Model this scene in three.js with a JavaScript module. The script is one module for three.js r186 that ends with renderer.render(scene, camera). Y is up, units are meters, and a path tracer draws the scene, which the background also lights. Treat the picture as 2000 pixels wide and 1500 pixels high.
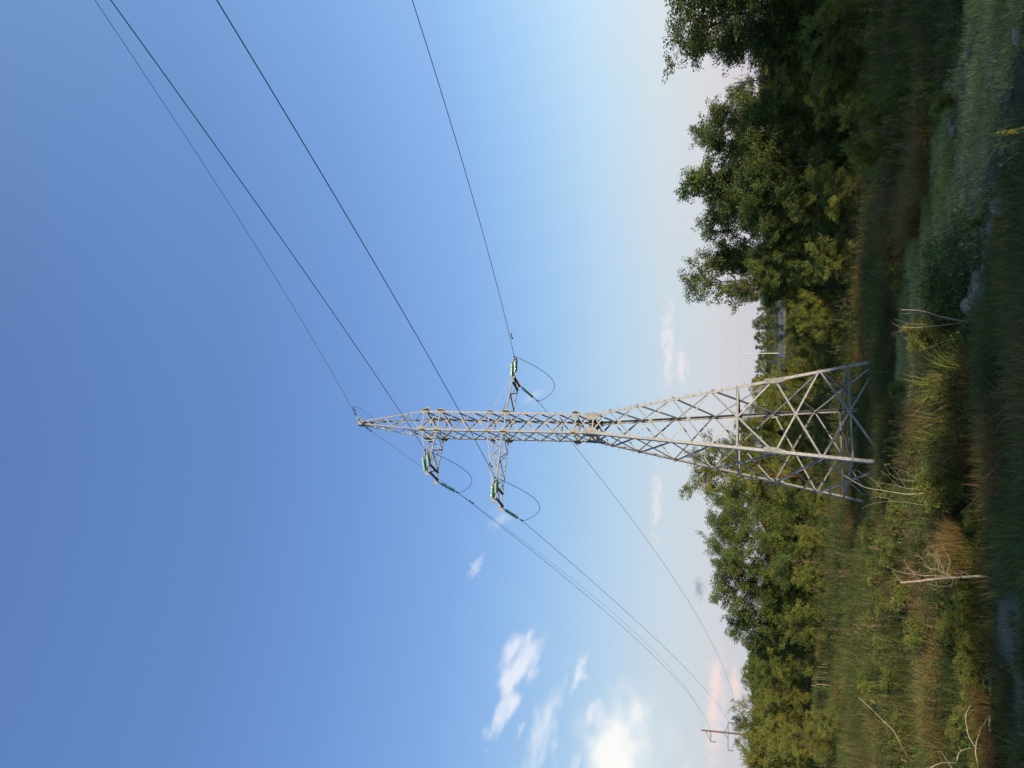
import * as THREE from 'three';
import { mergeGeometries } from 'three/addons/utils/BufferGeometryUtils.js';

// ------------------------------------------------------------------ camera
// The photograph was taken with the phone on its side: picture right is down in the world, picture up is world right.
const EYE = new THREE.Vector3(0, 4.9, 0), PITCH = THREE.MathUtils.degToRad(18.257), ROLL = THREE.MathUtils.degToRad(-0.153);
const cp = Math.cos(PITCH), sp = Math.sin(PITCH);
const scene = new THREE.Scene();
const camera = new THREE.PerspectiveCamera(53.13, 4 / 3, 0.1, 4000);
camera.position.copy(EYE);
camera.up.set(Math.cos(ROLL), -Math.sin(ROLL) * cp, -Math.sin(ROLL) * sp);
camera.lookAt(EYE.x, EYE.y + sp, EYE.z - cp);

const renderer = new THREE.WebGLRenderer({ antialias: true });
renderer.toneMapping = THREE.LinearToneMapping;
const EXPOSURE = 1.2;                                                  // exposed a little for the shade
renderer.toneMappingExposure = EXPOSURE;
renderer.shadowMap.enabled = true;

// ------------------------------------------------------------------ sun: low, behind the camera on its right hand
const SUN_AZ = THREE.MathUtils.degToRad(41), SUN_EL = THREE.MathUtils.degToRad(14);
const toSun = new THREE.Vector3(Math.sin(SUN_AZ) * Math.cos(SUN_EL), Math.sin(SUN_EL), Math.cos(SUN_AZ) * Math.cos(SUN_EL));
const sun = new THREE.DirectionalLight(new THREE.Color().setRGB(1, 0.83, 0.60), 5.0);
sun.position.copy(toSun).multiplyScalar(200).add(new THREE.Vector3(0, 0, -40));
sun.target.position.set(0, 0, -40);
sun.castShadow = true;
sun.shadow.mapSize.set(4096, 4096);
Object.assign(sun.shadow.camera, { left: -130, right: 130, top: 130, bottom: -130, near: 1, far: 500 });
sun.shadow.radius = 1.2;
scene.add(sun, sun.target);

// ------------------------------------------------------------------ random numbers and noise
function rng(seed) { let a = seed >>> 0; return () => { a = (a + 0x6D2B79F5) | 0; let t = Math.imul(a ^ (a >>> 15), 1 | a); t = (t + Math.imul(t ^ (t >>> 7), 61 | t)) ^ t; return ((t ^ (t >>> 14)) >>> 0) / 4294967296; }; }
function hash2(x, y) { let h = Math.imul(x, 374761393) + Math.imul(y, 668265263); h = Math.imul(h ^ (h >>> 13), 1274126177); return ((h ^ (h >>> 16)) >>> 0) / 4294967296; }
function noise(x, y) { const xi = Math.floor(x), yi = Math.floor(y); let fx = x - xi, fy = y - yi; fx = fx * fx * (3 - 2 * fx); fy = fy * fy * (3 - 2 * fy);
  const a = hash2(xi, yi), b = hash2(xi + 1, yi), c = hash2(xi, yi + 1), d = hash2(xi + 1, yi + 1); return a + (b - a) * fx + (c - a) * fy + (a - b - c + d) * fx * fy; }
function fbm(x, y, o = 4) { let s = 0, a = 0.5, n = 0; for (let i = 0; i < o; i++) { s += a * noise(x, y); n += a; a *= 0.5; x = x * 2.03 + 17.3; y = y * 2.03 + 9.1; } return s / n; }
const sstep = (a, b, x) => { const t = Math.min(1, Math.max(0, (x - a) / (b - a))); return t * t * (3 - 2 * t); };
const lerp = (a, b, t) => a + (b - a) * t;
const rad = THREE.MathUtils.degToRad;

// ------------------------------------------------------------------ sky (computed: air and clouds only)
const lin = (c) => { c /= 255; return c <= 0.04045 ? c / 12.92 : Math.pow((c + 0.055) / 1.055, 2.4); };
const L3 = (r, g, b) => [lin(r), lin(g), lin(b)];
const airStops = [[-90, L3(120, 118, 105)], [-0.01, L3(150, 148, 140)], [0, L3(205, 204, 214)], [2, L3(208, 208, 215)], [3.5, L3(210, 214, 220)], [7, L3(200, 216, 228)], [10.7, L3(181, 210, 236)], [14.4, L3(160, 198, 236)], [18.3, L3(142, 184, 234)], [22, L3(128, 170, 228)], [29.6, L3(112, 152, 213)], [38, L3(100, 138, 198)], [52, L3(92, 126, 184)], [90, L3(86, 118, 176)]];
function air(el, az) {
  let i = 1; while (i < airStops.length - 1 && airStops[i][0] < el) i++;
  const [e0, c0] = airStops[i - 1], [e1, c1] = airStops[i], t = Math.min(1, Math.max(0, (el - e0) / (e1 - e0)));
  const k = el > 0 ? 0.5 - 0.5 * Math.cos(Math.min(Math.PI, Math.max(0, (az + 8) * Math.PI / 120))) : 0;   // the side towards the sun's half of the sky is paler
  const l = 1 + 1.15 * k * Math.min(1, el / 12);
  return [lerp(c0[0], c1[0], t) * (l + 0.35 * k), lerp(c0[1], c1[1], t) * l, lerp(c0[2], c1[2], t) * (1 + 0.55 * (l - 1))];
}
// clouds: azimuth, elevation (degrees), half length, half width, tilt of the long axis, opacity, colour, raggedness, wisp stretch
const clouds = [
  [-22.4, 16.7, 4.9, 1.0, -17, 1.1, [0.78, 0.83, 0.94], 0.9, 3.2], [-20.2, 16.7, 2.6, 1.5, -24, 0.9, [0.76, 0.82, 0.94], 1.0, 3.0], [-24.6, 17.4, 2.6, 0.5, -20, 0.75, [0.76, 0.82, 0.94], 1.0, 3.2],
  [-25.6, 14.5, 4.4, 1.3, -10, 0.75, [0.76, 0.83, 0.93], 0.9, 3.0], [-21.2, 12.3, 1.8, 0.5, -14, 0.9, [0.78, 0.85, 0.93], 1.0, 3.0], [-25.1, 15.9, 0.8, 0.24, -17, 0.6, [0.76, 0.83, 0.93], 1.0, 2.6],
  [-26.4, 9.0, 6.0, 3.9, 0, 0.6, [0.80, 0.85, 0.88], 0.5, 1.5], [-26.2, 9.2, 4.8, 3.1, 0, 1.15, [0.97, 0.97, 0.95], 0.75, 1.4], [-30.5, 9.8, 5.5, 2.6, 3, 1.0, [0.93, 0.93, 0.92], 0.6, 1.5], [-23.5, 11.2, 1.3, 0.6, -8, 0.6, [0.9, 0.93, 0.94], 0.9, 2.0], [-26.8, 12.0, 1.5, 0.4, -10, 0.5, [0.85, 0.89, 0.93], 1.0, 2.4],
  [-21.1, 3.15, 3.6, 0.78, -2, 1.2, [0.88, 0.73, 0.65], 0.8, 1.4], [-24.6, 3.1, 3.0, 0.7, 0, 0.75, [0.80, 0.72, 0.69], 0.8, 1.5], [-20.5, 1.9, 1.7, 0.42, 2, 1.2, [0.86, 0.72, 0.64], 0.8, 1.5], [-27, 4.9, 4.0, 0.9, 2, 0.5, [0.74, 0.78, 0.80], 0.8, 2.0],
  [-14.5, 4.4, 1.2, 0.46, 2, 1.0, [0.38, 0.42, 0.50], 0.7, 1.5], [-8.5, 7.5, 3.6, 0.58, -1, 1.0, [0.78, 0.77, 0.81], 0.8, 2.4],
  [2.9, 6.75, 4.4, 0.5, 0, 1.0, [0.82, 0.81, 0.85], 0.8, 2.4], [1.3, 5.8, 1.8, 0.55, 2, 1.0, [0.83, 0.80, 0.82], 0.8, 2.0],
  [-14.3, 20.3, 1.1, 0.42, -24, 0.55, [0.72, 0.79, 0.93], 1.2, 2.4], [-10.5, 18.8, 1.5, 0.75, -40, 0.36, [0.72, 0.79, 0.93], 1.2, 3.0], [-1.0, 16.7, 0.9, 0.8, -50, 0.32, [0.72, 0.79, 0.93], 1.2, 3.0],
  [-34, 13.5, 6, 1.6, -8, 0.6, [0.85, 0.88, 0.93], 0.9, 2.4], [-35, 18.5, 5, 1.3, -16, 0.5, [0.77, 0.83, 0.93], 0.9, 3.0],
];
const darkCloud = 15;
{
  const W = 4096, Hh = 2048, data = new Float32Array(W * Hh * 4);
  for (let j = 0; j < Hh; j++) {
    const el = (j + 0.5) / Hh * 180 - 90;
    for (let i = 0; i < W; i++) {
      const a = ((i + 0.5) / W - 0.5) * 2 * Math.PI;             // atan2(z, x)
      let az = THREE.MathUtils.radToDeg(Math.atan2(Math.cos(a), -Math.sin(a)));
      let c = air(el, az), o = (j * W + i) * 4;
      if (el > 0.3 && el < 26 && az > -45 && az < 9) for (let q = 0; q < clouds.length; q++) {
        const [ca, ce, hl, hw, tilt, op, col, ragged, wisp] = clouds[q];
        let dx = az - ca, dy = el - ce;
        if (Math.abs(dx) > hl * 1.7 + 1 || Math.abs(dy) > hl * 1.7 + 1) continue;
        const ct = Math.cos(rad(tilt)), st = Math.sin(rad(tilt)), u = dx * ct + dy * st, v = -dx * st + dy * ct;
        const wu = u + 0.9 * hw * (fbm(u / hw * 0.9 + q * 7, v / hw * 0.9 + 3, 3) - 0.5), wv = v + 0.9 * hw * (fbm(u / hw * 0.7 + 31, v / hw + q * 5, 3) - 0.5);
        const e = 1 - Math.sqrt((wu / hl) ** 2 + (wv / hw) ** 2), n = fbm(u * 2.6 / wisp / hw + q * 13, v * 2.6 / hw + 40, 6) - 0.5;
        const d = e + ragged * n * 1.35 - 0.04;
        const k = op * sstep(0, 0.95, d) * (0.75 + 0.5 * fbm(u * 5 / wisp + 5, v * 5 + q, 4));
        if (k > 0) { const kk = Math.min(1, k); for (let ch = 0; ch < 3; ch++) c[ch] = lerp(c[ch], Math.max(q === darkCloud ? 0 : c[ch], col[ch]), kk); }
      }
      data[o] = c[0] / EXPOSURE; data[o + 1] = c[1] / EXPOSURE; data[o + 2] = c[2] / EXPOSURE; data[o + 3] = 1;
    }
  }
  const sky = new THREE.DataTexture(data, W, Hh, THREE.RGBAFormat, THREE.FloatType);
  sky.mapping = THREE.EquirectangularReflectionMapping; sky.magFilter = THREE.LinearFilter; sky.minFilter = THREE.LinearFilter; sky.needsUpdate = true;
  scene.background = sky; scene.environment = sky;
}

// ------------------------------------------------------------------ helpers for objects
const taken = new Map();
function numbered(name) { const n = taken.get(name) ?? 0; taken.set(name, n + 1); return n ? name + '_' + String(n).padStart(3, '0') : name; }
function tag(o, label, category, group, kind) { o.userData.label = label; if (category) o.userData.category = category; if (group) o.userData.group = group; if (kind) o.userData.kind = kind; return o; }
function thing(name, label, category, pos = [0, 0, 0], turn = 0, group) { const g = new THREE.Group(); g.name = numbered(name); g.position.set(...pos); g.rotation.y = turn; scene.add(g); return tag(g, label, category, group); }
function part(name, geo, mat, parent) { const m = new THREE.Mesh(geo, mat); m.name = name; m.castShadow = m.receiveShadow = true; parent.add(m); return m; }
function copies(name, geo, mat, list, parent, kind = 'stuff') {       // list of [matrix, colour]
  const m = new THREE.InstancedMesh(geo, mat, list.length); m.name = name; m.castShadow = m.receiveShadow = true; m.userData.kind = kind;
  for (let i = 0; i < list.length; i++) { m.setMatrixAt(i, list[i][0]); m.setColorAt(i, list[i][1]); }
  parent.add(m); return m;
}
const V = (x, y, z) => new THREE.Vector3(x, y, z);
const rgb = (r, g, b) => new THREE.Color().setRGB(r, g, b);
function texture(n, fn, srgb = true, rep = true) {                     // fn(u, v) -> [r, g, b] in 0..1
  const d = new Uint8Array(n * n * 4);
  for (let j = 0; j < n; j++) for (let i = 0; i < n; i++) { const c = fn(i / n, j / n), o = (j * n + i) * 4; for (let k = 0; k < 3; k++) d[o + k] = Math.max(0, Math.min(255, c[k] * 255)); d[o + 3] = 255; }
  const t = new THREE.DataTexture(d, n, n); t.magFilter = THREE.LinearFilter; t.minFilter = THREE.LinearFilter; if (srgb) t.colorSpace = THREE.SRGBColorSpace;
  if (rep) t.wrapS = t.wrapT = THREE.RepeatWrapping; t.needsUpdate = true; return t;
}
function tile(u, v, f, o = 4, s = 0) { // noise that repeats over 0..1
  const a = fbm(u * f + s, v * f + s, o), b = fbm((u - 1) * f + s, v * f + s, o), c = fbm(u * f + s, (v - 1) * f + s, o), d = fbm((u - 1) * f + s, (v - 1) * f + s, o);
  const su = sstep(0, 1, u), sv = sstep(0, 1, v); return lerp(lerp(a, b, su), lerp(c, d, su), sv);
}
// a tube along points with a radius for each, uv in metres
function tube(pts, radii, sides = 6, caps = true) {
  const n = pts.length, pos = [], nor = [], uv = [], idx = []; let len = 0, ref = V(0.31, 0.2, 0.93);
  for (let i = 0; i < n; i++) {
    const t = pts[Math.min(n - 1, i + 1)].clone().sub(pts[Math.max(0, i - 1)]).normalize();
    if (i) len += pts[i].distanceTo(pts[i - 1]);
    const a = V(0, 0, 0).crossVectors(t, ref).normalize(), b = V(0, 0, 0).crossVectors(t, a); ref = V(0, 0, 0).crossVectors(a, t).normalize();
    const r = radii.length ? radii[i] : radii;
    for (let k = 0; k <= sides; k++) { const w = k / sides * Math.PI * 2, d = a.clone().multiplyScalar(Math.cos(w)).addScaledVector(b, Math.sin(w)); pos.push(pts[i].x + d.x * r, pts[i].y + d.y * r, pts[i].z + d.z * r); nor.push(d.x, d.y, d.z); uv.push(k / sides * 2 * Math.PI * r, len); }
  }
  const s1 = sides + 1;
  for (let i = 0; i < n - 1; i++) for (let k = 0; k < sides; k++) { const a = i * s1 + k; idx.push(a, a + 1, a + s1, a + 1, a + s1 + 1, a + s1); }
  if (caps) for (const e of [0, n - 1]) { const c = pos.length / 3; pos.push(pts[e].x, pts[e].y, pts[e].z); const t = pts[Math.min(n - 1, e + 1)].clone().sub(pts[Math.max(0, e - 1)]).normalize().multiplyScalar(e ? 1 : -1); nor.push(t.x, t.y, t.z); uv.push(0, 0);
    for (let k = 0; k < sides; k++) { const a = e * s1 + k; e ? idx.push(c, a, a + 1) : idx.push(c, a + 1, a); } }
  const g = new THREE.BufferGeometry(); g.setAttribute('position', new THREE.Float32BufferAttribute(pos, 3)); g.setAttribute('normal', new THREE.Float32BufferAttribute(nor, 3)); g.setAttribute('uv', new THREE.Float32BufferAttribute(uv, 2)); g.setIndex(idx); return g;
}
function flat(tris, uvs) { const g = new THREE.BufferGeometry(); g.setAttribute('position', new THREE.Float32BufferAttribute(tris, 3)); g.setAttribute('uv', new THREE.Float32BufferAttribute(uvs, 2)); g.computeVertexNormals(); return g; }
// direction through a picture point (2000 x 1500) in the world, and the point at a horizontal distance
function sight(px, py) { let r = (750 - py) / 1500, u = (1000 - px) / 1500; const c = Math.cos(ROLL), s = Math.sin(ROLL); [r, u] = [r * c + u * s, -r * s + u * c]; const d = V(r, u * cp + sp, u * sp - cp); return d.divideScalar(Math.hypot(d.x, d.z)); }
function far(px, py, D) { const d = sight(px, py); return V(EYE.x + d.x * D, EYE.y + d.y * D, EYE.z + d.z * D); }

// ------------------------------------------------------------------ terrain
const trackLine = [[11, -5, 2.3], [9.2, -9, 1.85], [7.6, -14, 1.2], [6.0, -19, 0.6], [4.9, -24, 0.32], [3.2, -28, 0.2], [0.9, -30.2, 0.1]];
const streamLine = [[-40, -12], [-24, -14], [-16, -15.7], [-9.5, -17.9], [-5.5, -19.5], [-2, -20.9], [1.0, -21.4], [2.6, -21.6]];
function toLine(line, x, z) { let best = 1e9, y = 0, side = 0; for (let i = 0; i < line.length - 1; i++) { const [ax, az] = line[i], [bx, bz] = line[i + 1], dx = bx - ax, dz = bz - az; const t = Math.min(1, Math.max(0, ((x - ax) * dx + (z - az) * dz) / (dx * dx + dz * dz))); const d = Math.hypot(x - ax - dx * t, z - az - dz * t); if (d < best) { best = d; y = lerp(line[i][2] ?? 0, line[i + 1][2] ?? 0, t); side = Math.sign((x - ax) * dz - (z - az) * dx); } } return [best, y, side]; }
const smax = (a, b, k) => { const h = Math.max(k - Math.abs(a - b), 0) / k; return Math.max(a, b) + h * h * k * 0.25; };
function ground(x, z) {
  const d = -z;
  let h = 0.34 * (fbm(x * 0.22 + 5, z * 0.22, 3) - 0.5) + 0.12 * (noise(x * 1.1, z * 1.1) - 0.5);
  if (d < 34 && d > -60 && Math.abs(x) < 120) h = smax(h, Math.min(3.3, 3.3 - lerp(0.258, 0.205, sstep(-7, -1.5, x)) * d) + 0.25 * (fbm(x * 0.4, z * 0.4 + 30, 3) - 0.5), 0.6);
  if (d <= -60 || Math.abs(x) >= 120) h = Math.max(h, 0);
  if (x > -12 && x < 22 && d > 0 && d < 42) { const [td, ty] = toLine(trackLine, x, z); h = smax(h, ty - Math.max(0, td - 2.1) * 0.55 + 0.05 * (noise(x * 2, z * 2) - 0.5), 0.25); }
  if (x > -45 && x < 8 && d > 8 && d < 30) { const [sd] = toLine(streamLine, x, z); const w = 0.75 + 0.5 * noise(x * 0.6, z * 0.6 + 7) + 0.45 * sstep(-2, -7, x) + 0.3 * sstep(0, 2, x); h = lerp(Math.min(h, -0.62), h, sstep(w * 0.55, w * 1.5 + 0.35, sd)); }
  if (d > 130) { const t = sstep(134, 148, d); h = lerp(h, 0.95, t); if (d > 149) h = lerp(0.95, 2.35, Math.min(1, (d - 149) / 13)); if (d > 162) h = 2.35 + (fbm(x * 0.02, z * 0.02) - 0.5) * 2 * sstep(170, 260, d); }
  return h;
}
function onGround(px, py, lift = 0) { const d = sight(px, py); for (let s = 6; s < 260; s += s < 60 ? 0.04 : 0.5) { const y = EYE.y + d.y * s; if (y <= ground(d.x * s, d.z * s) + lift) return V(d.x * s, ground(d.x * s, d.z * s), d.z * s); } const p = far(px, py, 260); p.y = ground(p.x, p.z); return p; }

const soilMap = texture(512, (u, v) => { const n = tile(u, v, 40, 3), m = tile(u, v, 7, 4, 9), k = 0.55 + 0.5 * n; return [0.36 * k + 0.10 * m, 0.36 * k + 0.12 * m, 0.2 * k + 0.05 * m]; });
const soilBump = texture(512, (u, v) => { const n = tile(u, v, 60, 4, 3); return [n, n, n]; }, false);
{
  const ax = (lo, hi, fine, grow) => { const out = [0]; let s = fine, x = 0; while (x < hi) { x += s; if (x > 26) s *= grow; out.push(x); } const neg = []; s = fine; x = 0; while (x > lo) { x -= s; if (x < -26) s *= grow; neg.push(x); } return neg.reverse().concat(out); };
  const xs = ax(-1800, 1800, 0.4, 1.09), zs = []; { let z = 12, s = 0.4; while (z > -1800) { zs.push(z); if (z < -40 && z > -130) s = Math.min(s * 1.05, 2); else if (z < -170) s *= 1.1; z -= s; } let zz = 12, st = 1; const back = []; while (zz < 1500) { zz += st; st *= 1.2; back.push(zz); } zs.unshift(...back.reverse()); }
  const pos = [], uv = [], col = [], idx = [], nx = xs.length, nz = zs.length;
  for (let j = 0; j < nz; j++) for (let i = 0; i < nx; i++) {
    const x = xs[i], z = zs[j]; pos.push(x, ground(x, z), z); uv.push(x / 2.6, z / 2.6);
    const tr = x > -12 && x < 22 && z < 0 && z > -42 ? 1 - sstep(1.7, 2.6, toLine(trackLine, x, z)[0] + 0.8 * (noise(x * 1.7, z * 1.7) - 0.5)) : 0, p = fbm(x * 0.35, z * 0.35 + 70, 3);
    const c = [lerp(lerp(0.30, 0.2, p), 0.62, tr), lerp(lerp(0.24, 0.25, p), 0.62, tr), lerp(0.11, 0.30, tr)]; col.push(...c);
  }
  for (let j = 0; j < nz - 1; j++) for (let i = 0; i < nx - 1; i++) { const a = j * nx + i; idx.push(a, a + 1, a + nx, a + 1, a + nx + 1, a + nx); }
  const g = new THREE.BufferGeometry(); g.setAttribute('position', new THREE.Float32BufferAttribute(pos, 3)); g.setAttribute('uv', new THREE.Float32BufferAttribute(uv, 2)); g.setAttribute('color', new THREE.Float32BufferAttribute(col, 3)); g.setIndex(idx); g.computeVertexNormals();
  if (g.attributes.normal.getY(nx * 5 + 5) < 0) { for (let i = 0; i < idx.length; i += 3) [idx[i], idx[i + 1]] = [idx[i + 1], idx[i]]; g.setIndex(idx); g.computeVertexNormals(); }
  const m = part('ground', g, new THREE.MeshStandardMaterial({ map: soilMap, bumpMap: soilBump, bumpScale: 0.05, vertexColors: true, roughness: 0.95 }), scene);
  tag(m, 'rough meadow ground with a bank and a grassy track', 'ground', null, 'structure');
}
{ // the stream: a sheet of still water in its bed
  const pts = streamLine, pos = [], uv = [], idx = []; const N = 90, rnd = rng(5);
  const curve = new THREE.CatmullRomCurve3(pts.map(([x, z]) => V(x, 0, z)));
  for (let i = 0; i <= N; i++) { const p = curve.getPoint(i / N), t = curve.getTangent(i / N); for (const s of [-1, 1]) { const w = 2.9 + 0.3 * rnd(); pos.push(p.x - t.z * s * w, -0.27, p.z + t.x * s * w); uv.push(i * 0.6, s); } if (i) { const a = i * 2; idx.push(a - 2, a - 1, a, a - 1, a + 1, a); } }
  const g = new THREE.BufferGeometry(); g.setAttribute('position', new THREE.Float32BufferAttribute(pos, 3)); g.setAttribute('uv', new THREE.Float32BufferAttribute(uv, 2)); g.setIndex(idx); g.computeVertexNormals();
  const ripple = texture(256, (u, v) => { const n = tile(u, v, 9, 3); return [n, n, n]; }, false);
  const m = part('stream_water', g, new THREE.MeshPhysicalMaterial({ color: rgb(0.15, 0.142, 0.13), roughness: 0.12, bumpMap: ripple, bumpScale: 0.008, ior: 1.33, specularIntensity: 1 }), scene);
  tag(m, 'still dark stream water below the reed bank', 'water', null, 'structure');
}
// ------------------------------------------------------------------ road on its embankment, far off
const asphalt = new THREE.MeshStandardMaterial({ map: texture(256, (u, v) => { const n = 0.8 + 0.4 * tile(u, v, 50, 3), m = 0.85 + 0.3 * tile(u, v, 4, 3, 5); return [0.33 * n * m, 0.34 * n * m, 0.36 * n * m]; }), roughness: 0.85 });
const whitePaint = new THREE.MeshStandardMaterial({ color: rgb(0.7, 0.7, 0.68), roughness: 0.7 });
{
  const strip = (z0, z1, lift, x0 = -160, x1 = 160) => { const y = (z) => ground(0, z) + lift; return flat([x0, y(z0), z0, x1, y(z0), z0, x1, y(z1), z1, x0, y(z0), z0, x1, y(z1), z1, x0, y(z1), z1], [x0 / 4, z0 / 4, x1 / 4, z0 / 4, x1 / 4, z1 / 4, x0 / 4, z0 / 4, x1 / 4, z1 / 4, x0 / 4, z1 / 4]); };
  const road = part('road', strip(-149.6, -161.6, 0.06), asphalt, scene); tag(road, 'grey asphalt road banked along the embankment', 'road', null, 'structure');
  for (const z of [-150.2, -161.0]) { const l = part('edge_line', strip(z, z - 0.18, 0.066), whitePaint, road); l.userData.label = 'white painted edge line'; }
  const gr = thing('guard_rail', 'pale steel guard rail along the near edge of the road', 'guard rail', [0, 0, -148.6]);
  const gm = new THREE.MeshStandardMaterial({ color: rgb(0.2, 0.205, 0.21), roughness: 0.5, metalness: 0.3 });
  const prof = [[0, 0.45], [0.05, 0.5], [0, 0.6], [0.05, 0.7], [0, 0.76]], tri = [], uv = [];
  for (let i = 0; i < prof.length - 1; i++) { const [a, b] = [prof[i], prof[i + 1]]; for (const o of [0, -0.012]) tri.push(-60, a[1] + 0.95, a[0] + o, 60, a[1] + 0.95, a[0] + o, 60, b[1] + 0.95, b[0] + o, -60, a[1] + 0.95, a[0] + o, 60, b[1] + 0.95, b[0] + o, -60, b[1] + 0.95, b[0] + o), uv.push(0, 0, 1, 0, 1, 1, 0, 0, 1, 1, 0, 1); }
  part('rail', flat(tri, uv), gm, gr);
  const pg = new THREE.BoxGeometry(0.1, 1.1, 0.08); for (let x = -12; x <= 22; x += 4) part('post', pg, gm, gr).position.set(x, 1.15, -0.06);
}
{ // double-armed street lamp beyond the road
  const b = far(1520, 690, 164); b.y = ground(b.x, b.z);
  const g = thing('street_lamp', 'slender double armed street lamp standing beyond the road', 'street lamp', [b.x, b.y, b.z]);
  const m = new THREE.MeshStandardMaterial({ color: rgb(0.55, 0.54, 0.5), roughness: 0.5, metalness: 0.2 }), top = far(1443, 690, 164).y - b.y;
  part('pole', tube([V(0, -0.3, 0), V(0, 3, 0), V(0, top - 0.9, 0)], [0.1, 0.085, 0.06], 8), m, g);
  for (const s of [-1, 1]) { const c = new THREE.CatmullRomCurve3([V(0, top - 0.95, 0), V(s * 0.2, top - 0.3, 0), V(s * 0.7, top - 0.03, 0), V(s * 2.0, top, 0)]); const pts = c.getPoints(12); part('arm', tube(pts, pts.map(() => 0.045), 6), m, g);
    const head = new THREE.CapsuleGeometry(0.1, 0.5, 4, 8); head.rotateZ(Math.PI / 2); head.scale(1, 0.55, 1); head.translate(s * 2.2, top + 0.01, 0); part('lamp_head', head, m, g); }
}

// ------------------------------------------------------------------ lattice pylon
const PX = -2.391, PZ = -41.154, PTURN = rad(-17.24 + 45);
const steelTex = (seed, warm) => texture(512, (u, v) => { const n = tile(u, v, 40, 4, seed), m = tile(u, v, 7, 5, seed + 3), r = sstep(0.5, 0.68, m) * warm, z = tile(u, v, 14, 3, seed + 8); const k = 0.39 + 0.22 * n + 0.30 * (z - 0.5); return [k * (0.98 + 0.12 * r), k * (0.99 - 0.10 * r), k * (1.0 - 0.28 * r)]; });
const steelA = new THREE.MeshStandardMaterial({ map: steelTex(1, 0.2), roughness: 0.55, metalness: 0.15 });
const steelB = new THREE.MeshStandardMaterial({ map: steelTex(8, 0.4), roughness: 0.6, metalness: 0.1 });
const steelC = new THREE.MeshStandardMaterial({ map: steelTex(15, 0.2), roughness: 0.6, metalness: 0.2, color: rgb(0.86, 0.86, 0.84) });
const boltSteel = new THREE.MeshStandardMaterial({ color: rgb(0.17, 0.15, 0.13), roughness: 0.7 });
// an L section from p to q: heel on the line, flanges along a and b
function lbar(p, q, a, b, w, t) {
  const s = [[0, 0], [w, 0], [w, t], [t, t], [t, w], [0, w]], tri = [], uv = [], len = p.distanceTo(q), at = (e, k) => e.clone().addScaledVector(a, s[k][0]).addScaledVector(b, s[k][1]);
  const put = (P, u, v) => { tri.push(P.x, P.y, P.z); uv.push(u, v); }; let run = 0; const flip = V(0, 0, 0).crossVectors(a, b).dot(q.clone().sub(p)) > 0;
  for (let k = 0; k < 6; k++) { const n = (k + 1) % 6, A = at(p, k), B = at(p, n), C = at(q, n), D = at(q, k), e = Math.hypot(s[k][0] - s[n][0], s[k][1] - s[n][1]);
    const quad = [[A, run, 0], [B, run + e, 0], [C, run + e, len], [A, run, 0], [C, run + e, len], [D, run, len]]; if (!flip) { [quad[1], quad[2]] = [quad[2], quad[1]]; [quad[4], quad[5]] = [quad[5], quad[4]]; } for (const [P, u, v] of quad) put(P, u, v); run += e; }
  for (const e of [p, q]) for (const f of [[0, 1, 2], [0, 2, 3], [0, 3, 4], [0, 4, 5]]) { const o = (e === p) === flip ? [f[0], f[2], f[1]] : f; for (const k of o) put(at(e, k), s[k][0], s[k][1]); }
  return flat(tri, uv);
}
// a bar lying in a face with outward normal n: one flange in the face, the other turned inwards (or outwards)
function facebar(p, q, n, w, t = 0.012, out = 0.006, turnOut = false, flipSide = false) {   // turned out, the outer flange runs along the lower edge
  const d = q.clone().sub(p).normalize(), s = V(0, 0, 0).crossVectors(d, n).normalize(); s.multiplyScalar(turnOut ? (s.y < 0 ? -1 : 1) : flipSide ? -1 : 1); const nn = V(0, 0, 0).crossVectors(s, d).normalize(); if (nn.dot(n) < 0) nn.negate();
  const off = nn.clone().multiplyScalar(out).addScaledVector(s, -w / 2); return lbar(p.clone().add(off), q.clone().add(off), s, nn.multiplyScalar(turnOut ? 1 : -1), w, t);
}
function plate(outline, origin, ex, ey, n, thick) { // polygon (x, y) in the plane of ex, ey
  const sh = new THREE.Shape(outline.map(([x, y]) => new THREE.Vector2(x, y))), g = new THREE.ExtrudeGeometry(sh, { depth: thick, bevelEnabled: false });
  const z = V(0, 0, 0).crossVectors(ex, ey); const m = new THREE.Matrix4().makeBasis(ex, ey, z).setPosition(origin); g.applyMatrix4(m); if (z.dot(n) < 0) g.translate(n.x * thick, n.y * thick, n.z * thick); return g;
}
const WAIST = 13.8, TOP = 23.77, PEAK = 28.05;
const half = (h) => h <= WAIST ? lerp(2.653, 0.591, h / WAIST) : h <= TOP ? lerp(0.591, 0.621, (h - WAIST) / (TOP - WAIST)) : lerp(0.621, 0.10, (h - TOP) / (PEAK - TOP));
const corner = (sx, sz, h) => V(sx * half(h), h, sz * half(h));
const corners = [[-1, 1], [1, 1], [1, -1], [-1, -1]];                // front, right, back, left legs
const faces = [[0, 1, V(0, 0, 1)], [1, 2, V(1, 0, 0)], [2, 3, V(0, 0, -1)], [3, 0, V(-1, 0, 0)]];
const pylon = thing('electricity_pylon', 'tall galvanised lattice electricity pylon with three cross arms', 'pylon', [PX, ground(PX, PZ), PZ], PTURN);
pylon.position.y = 0;
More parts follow.
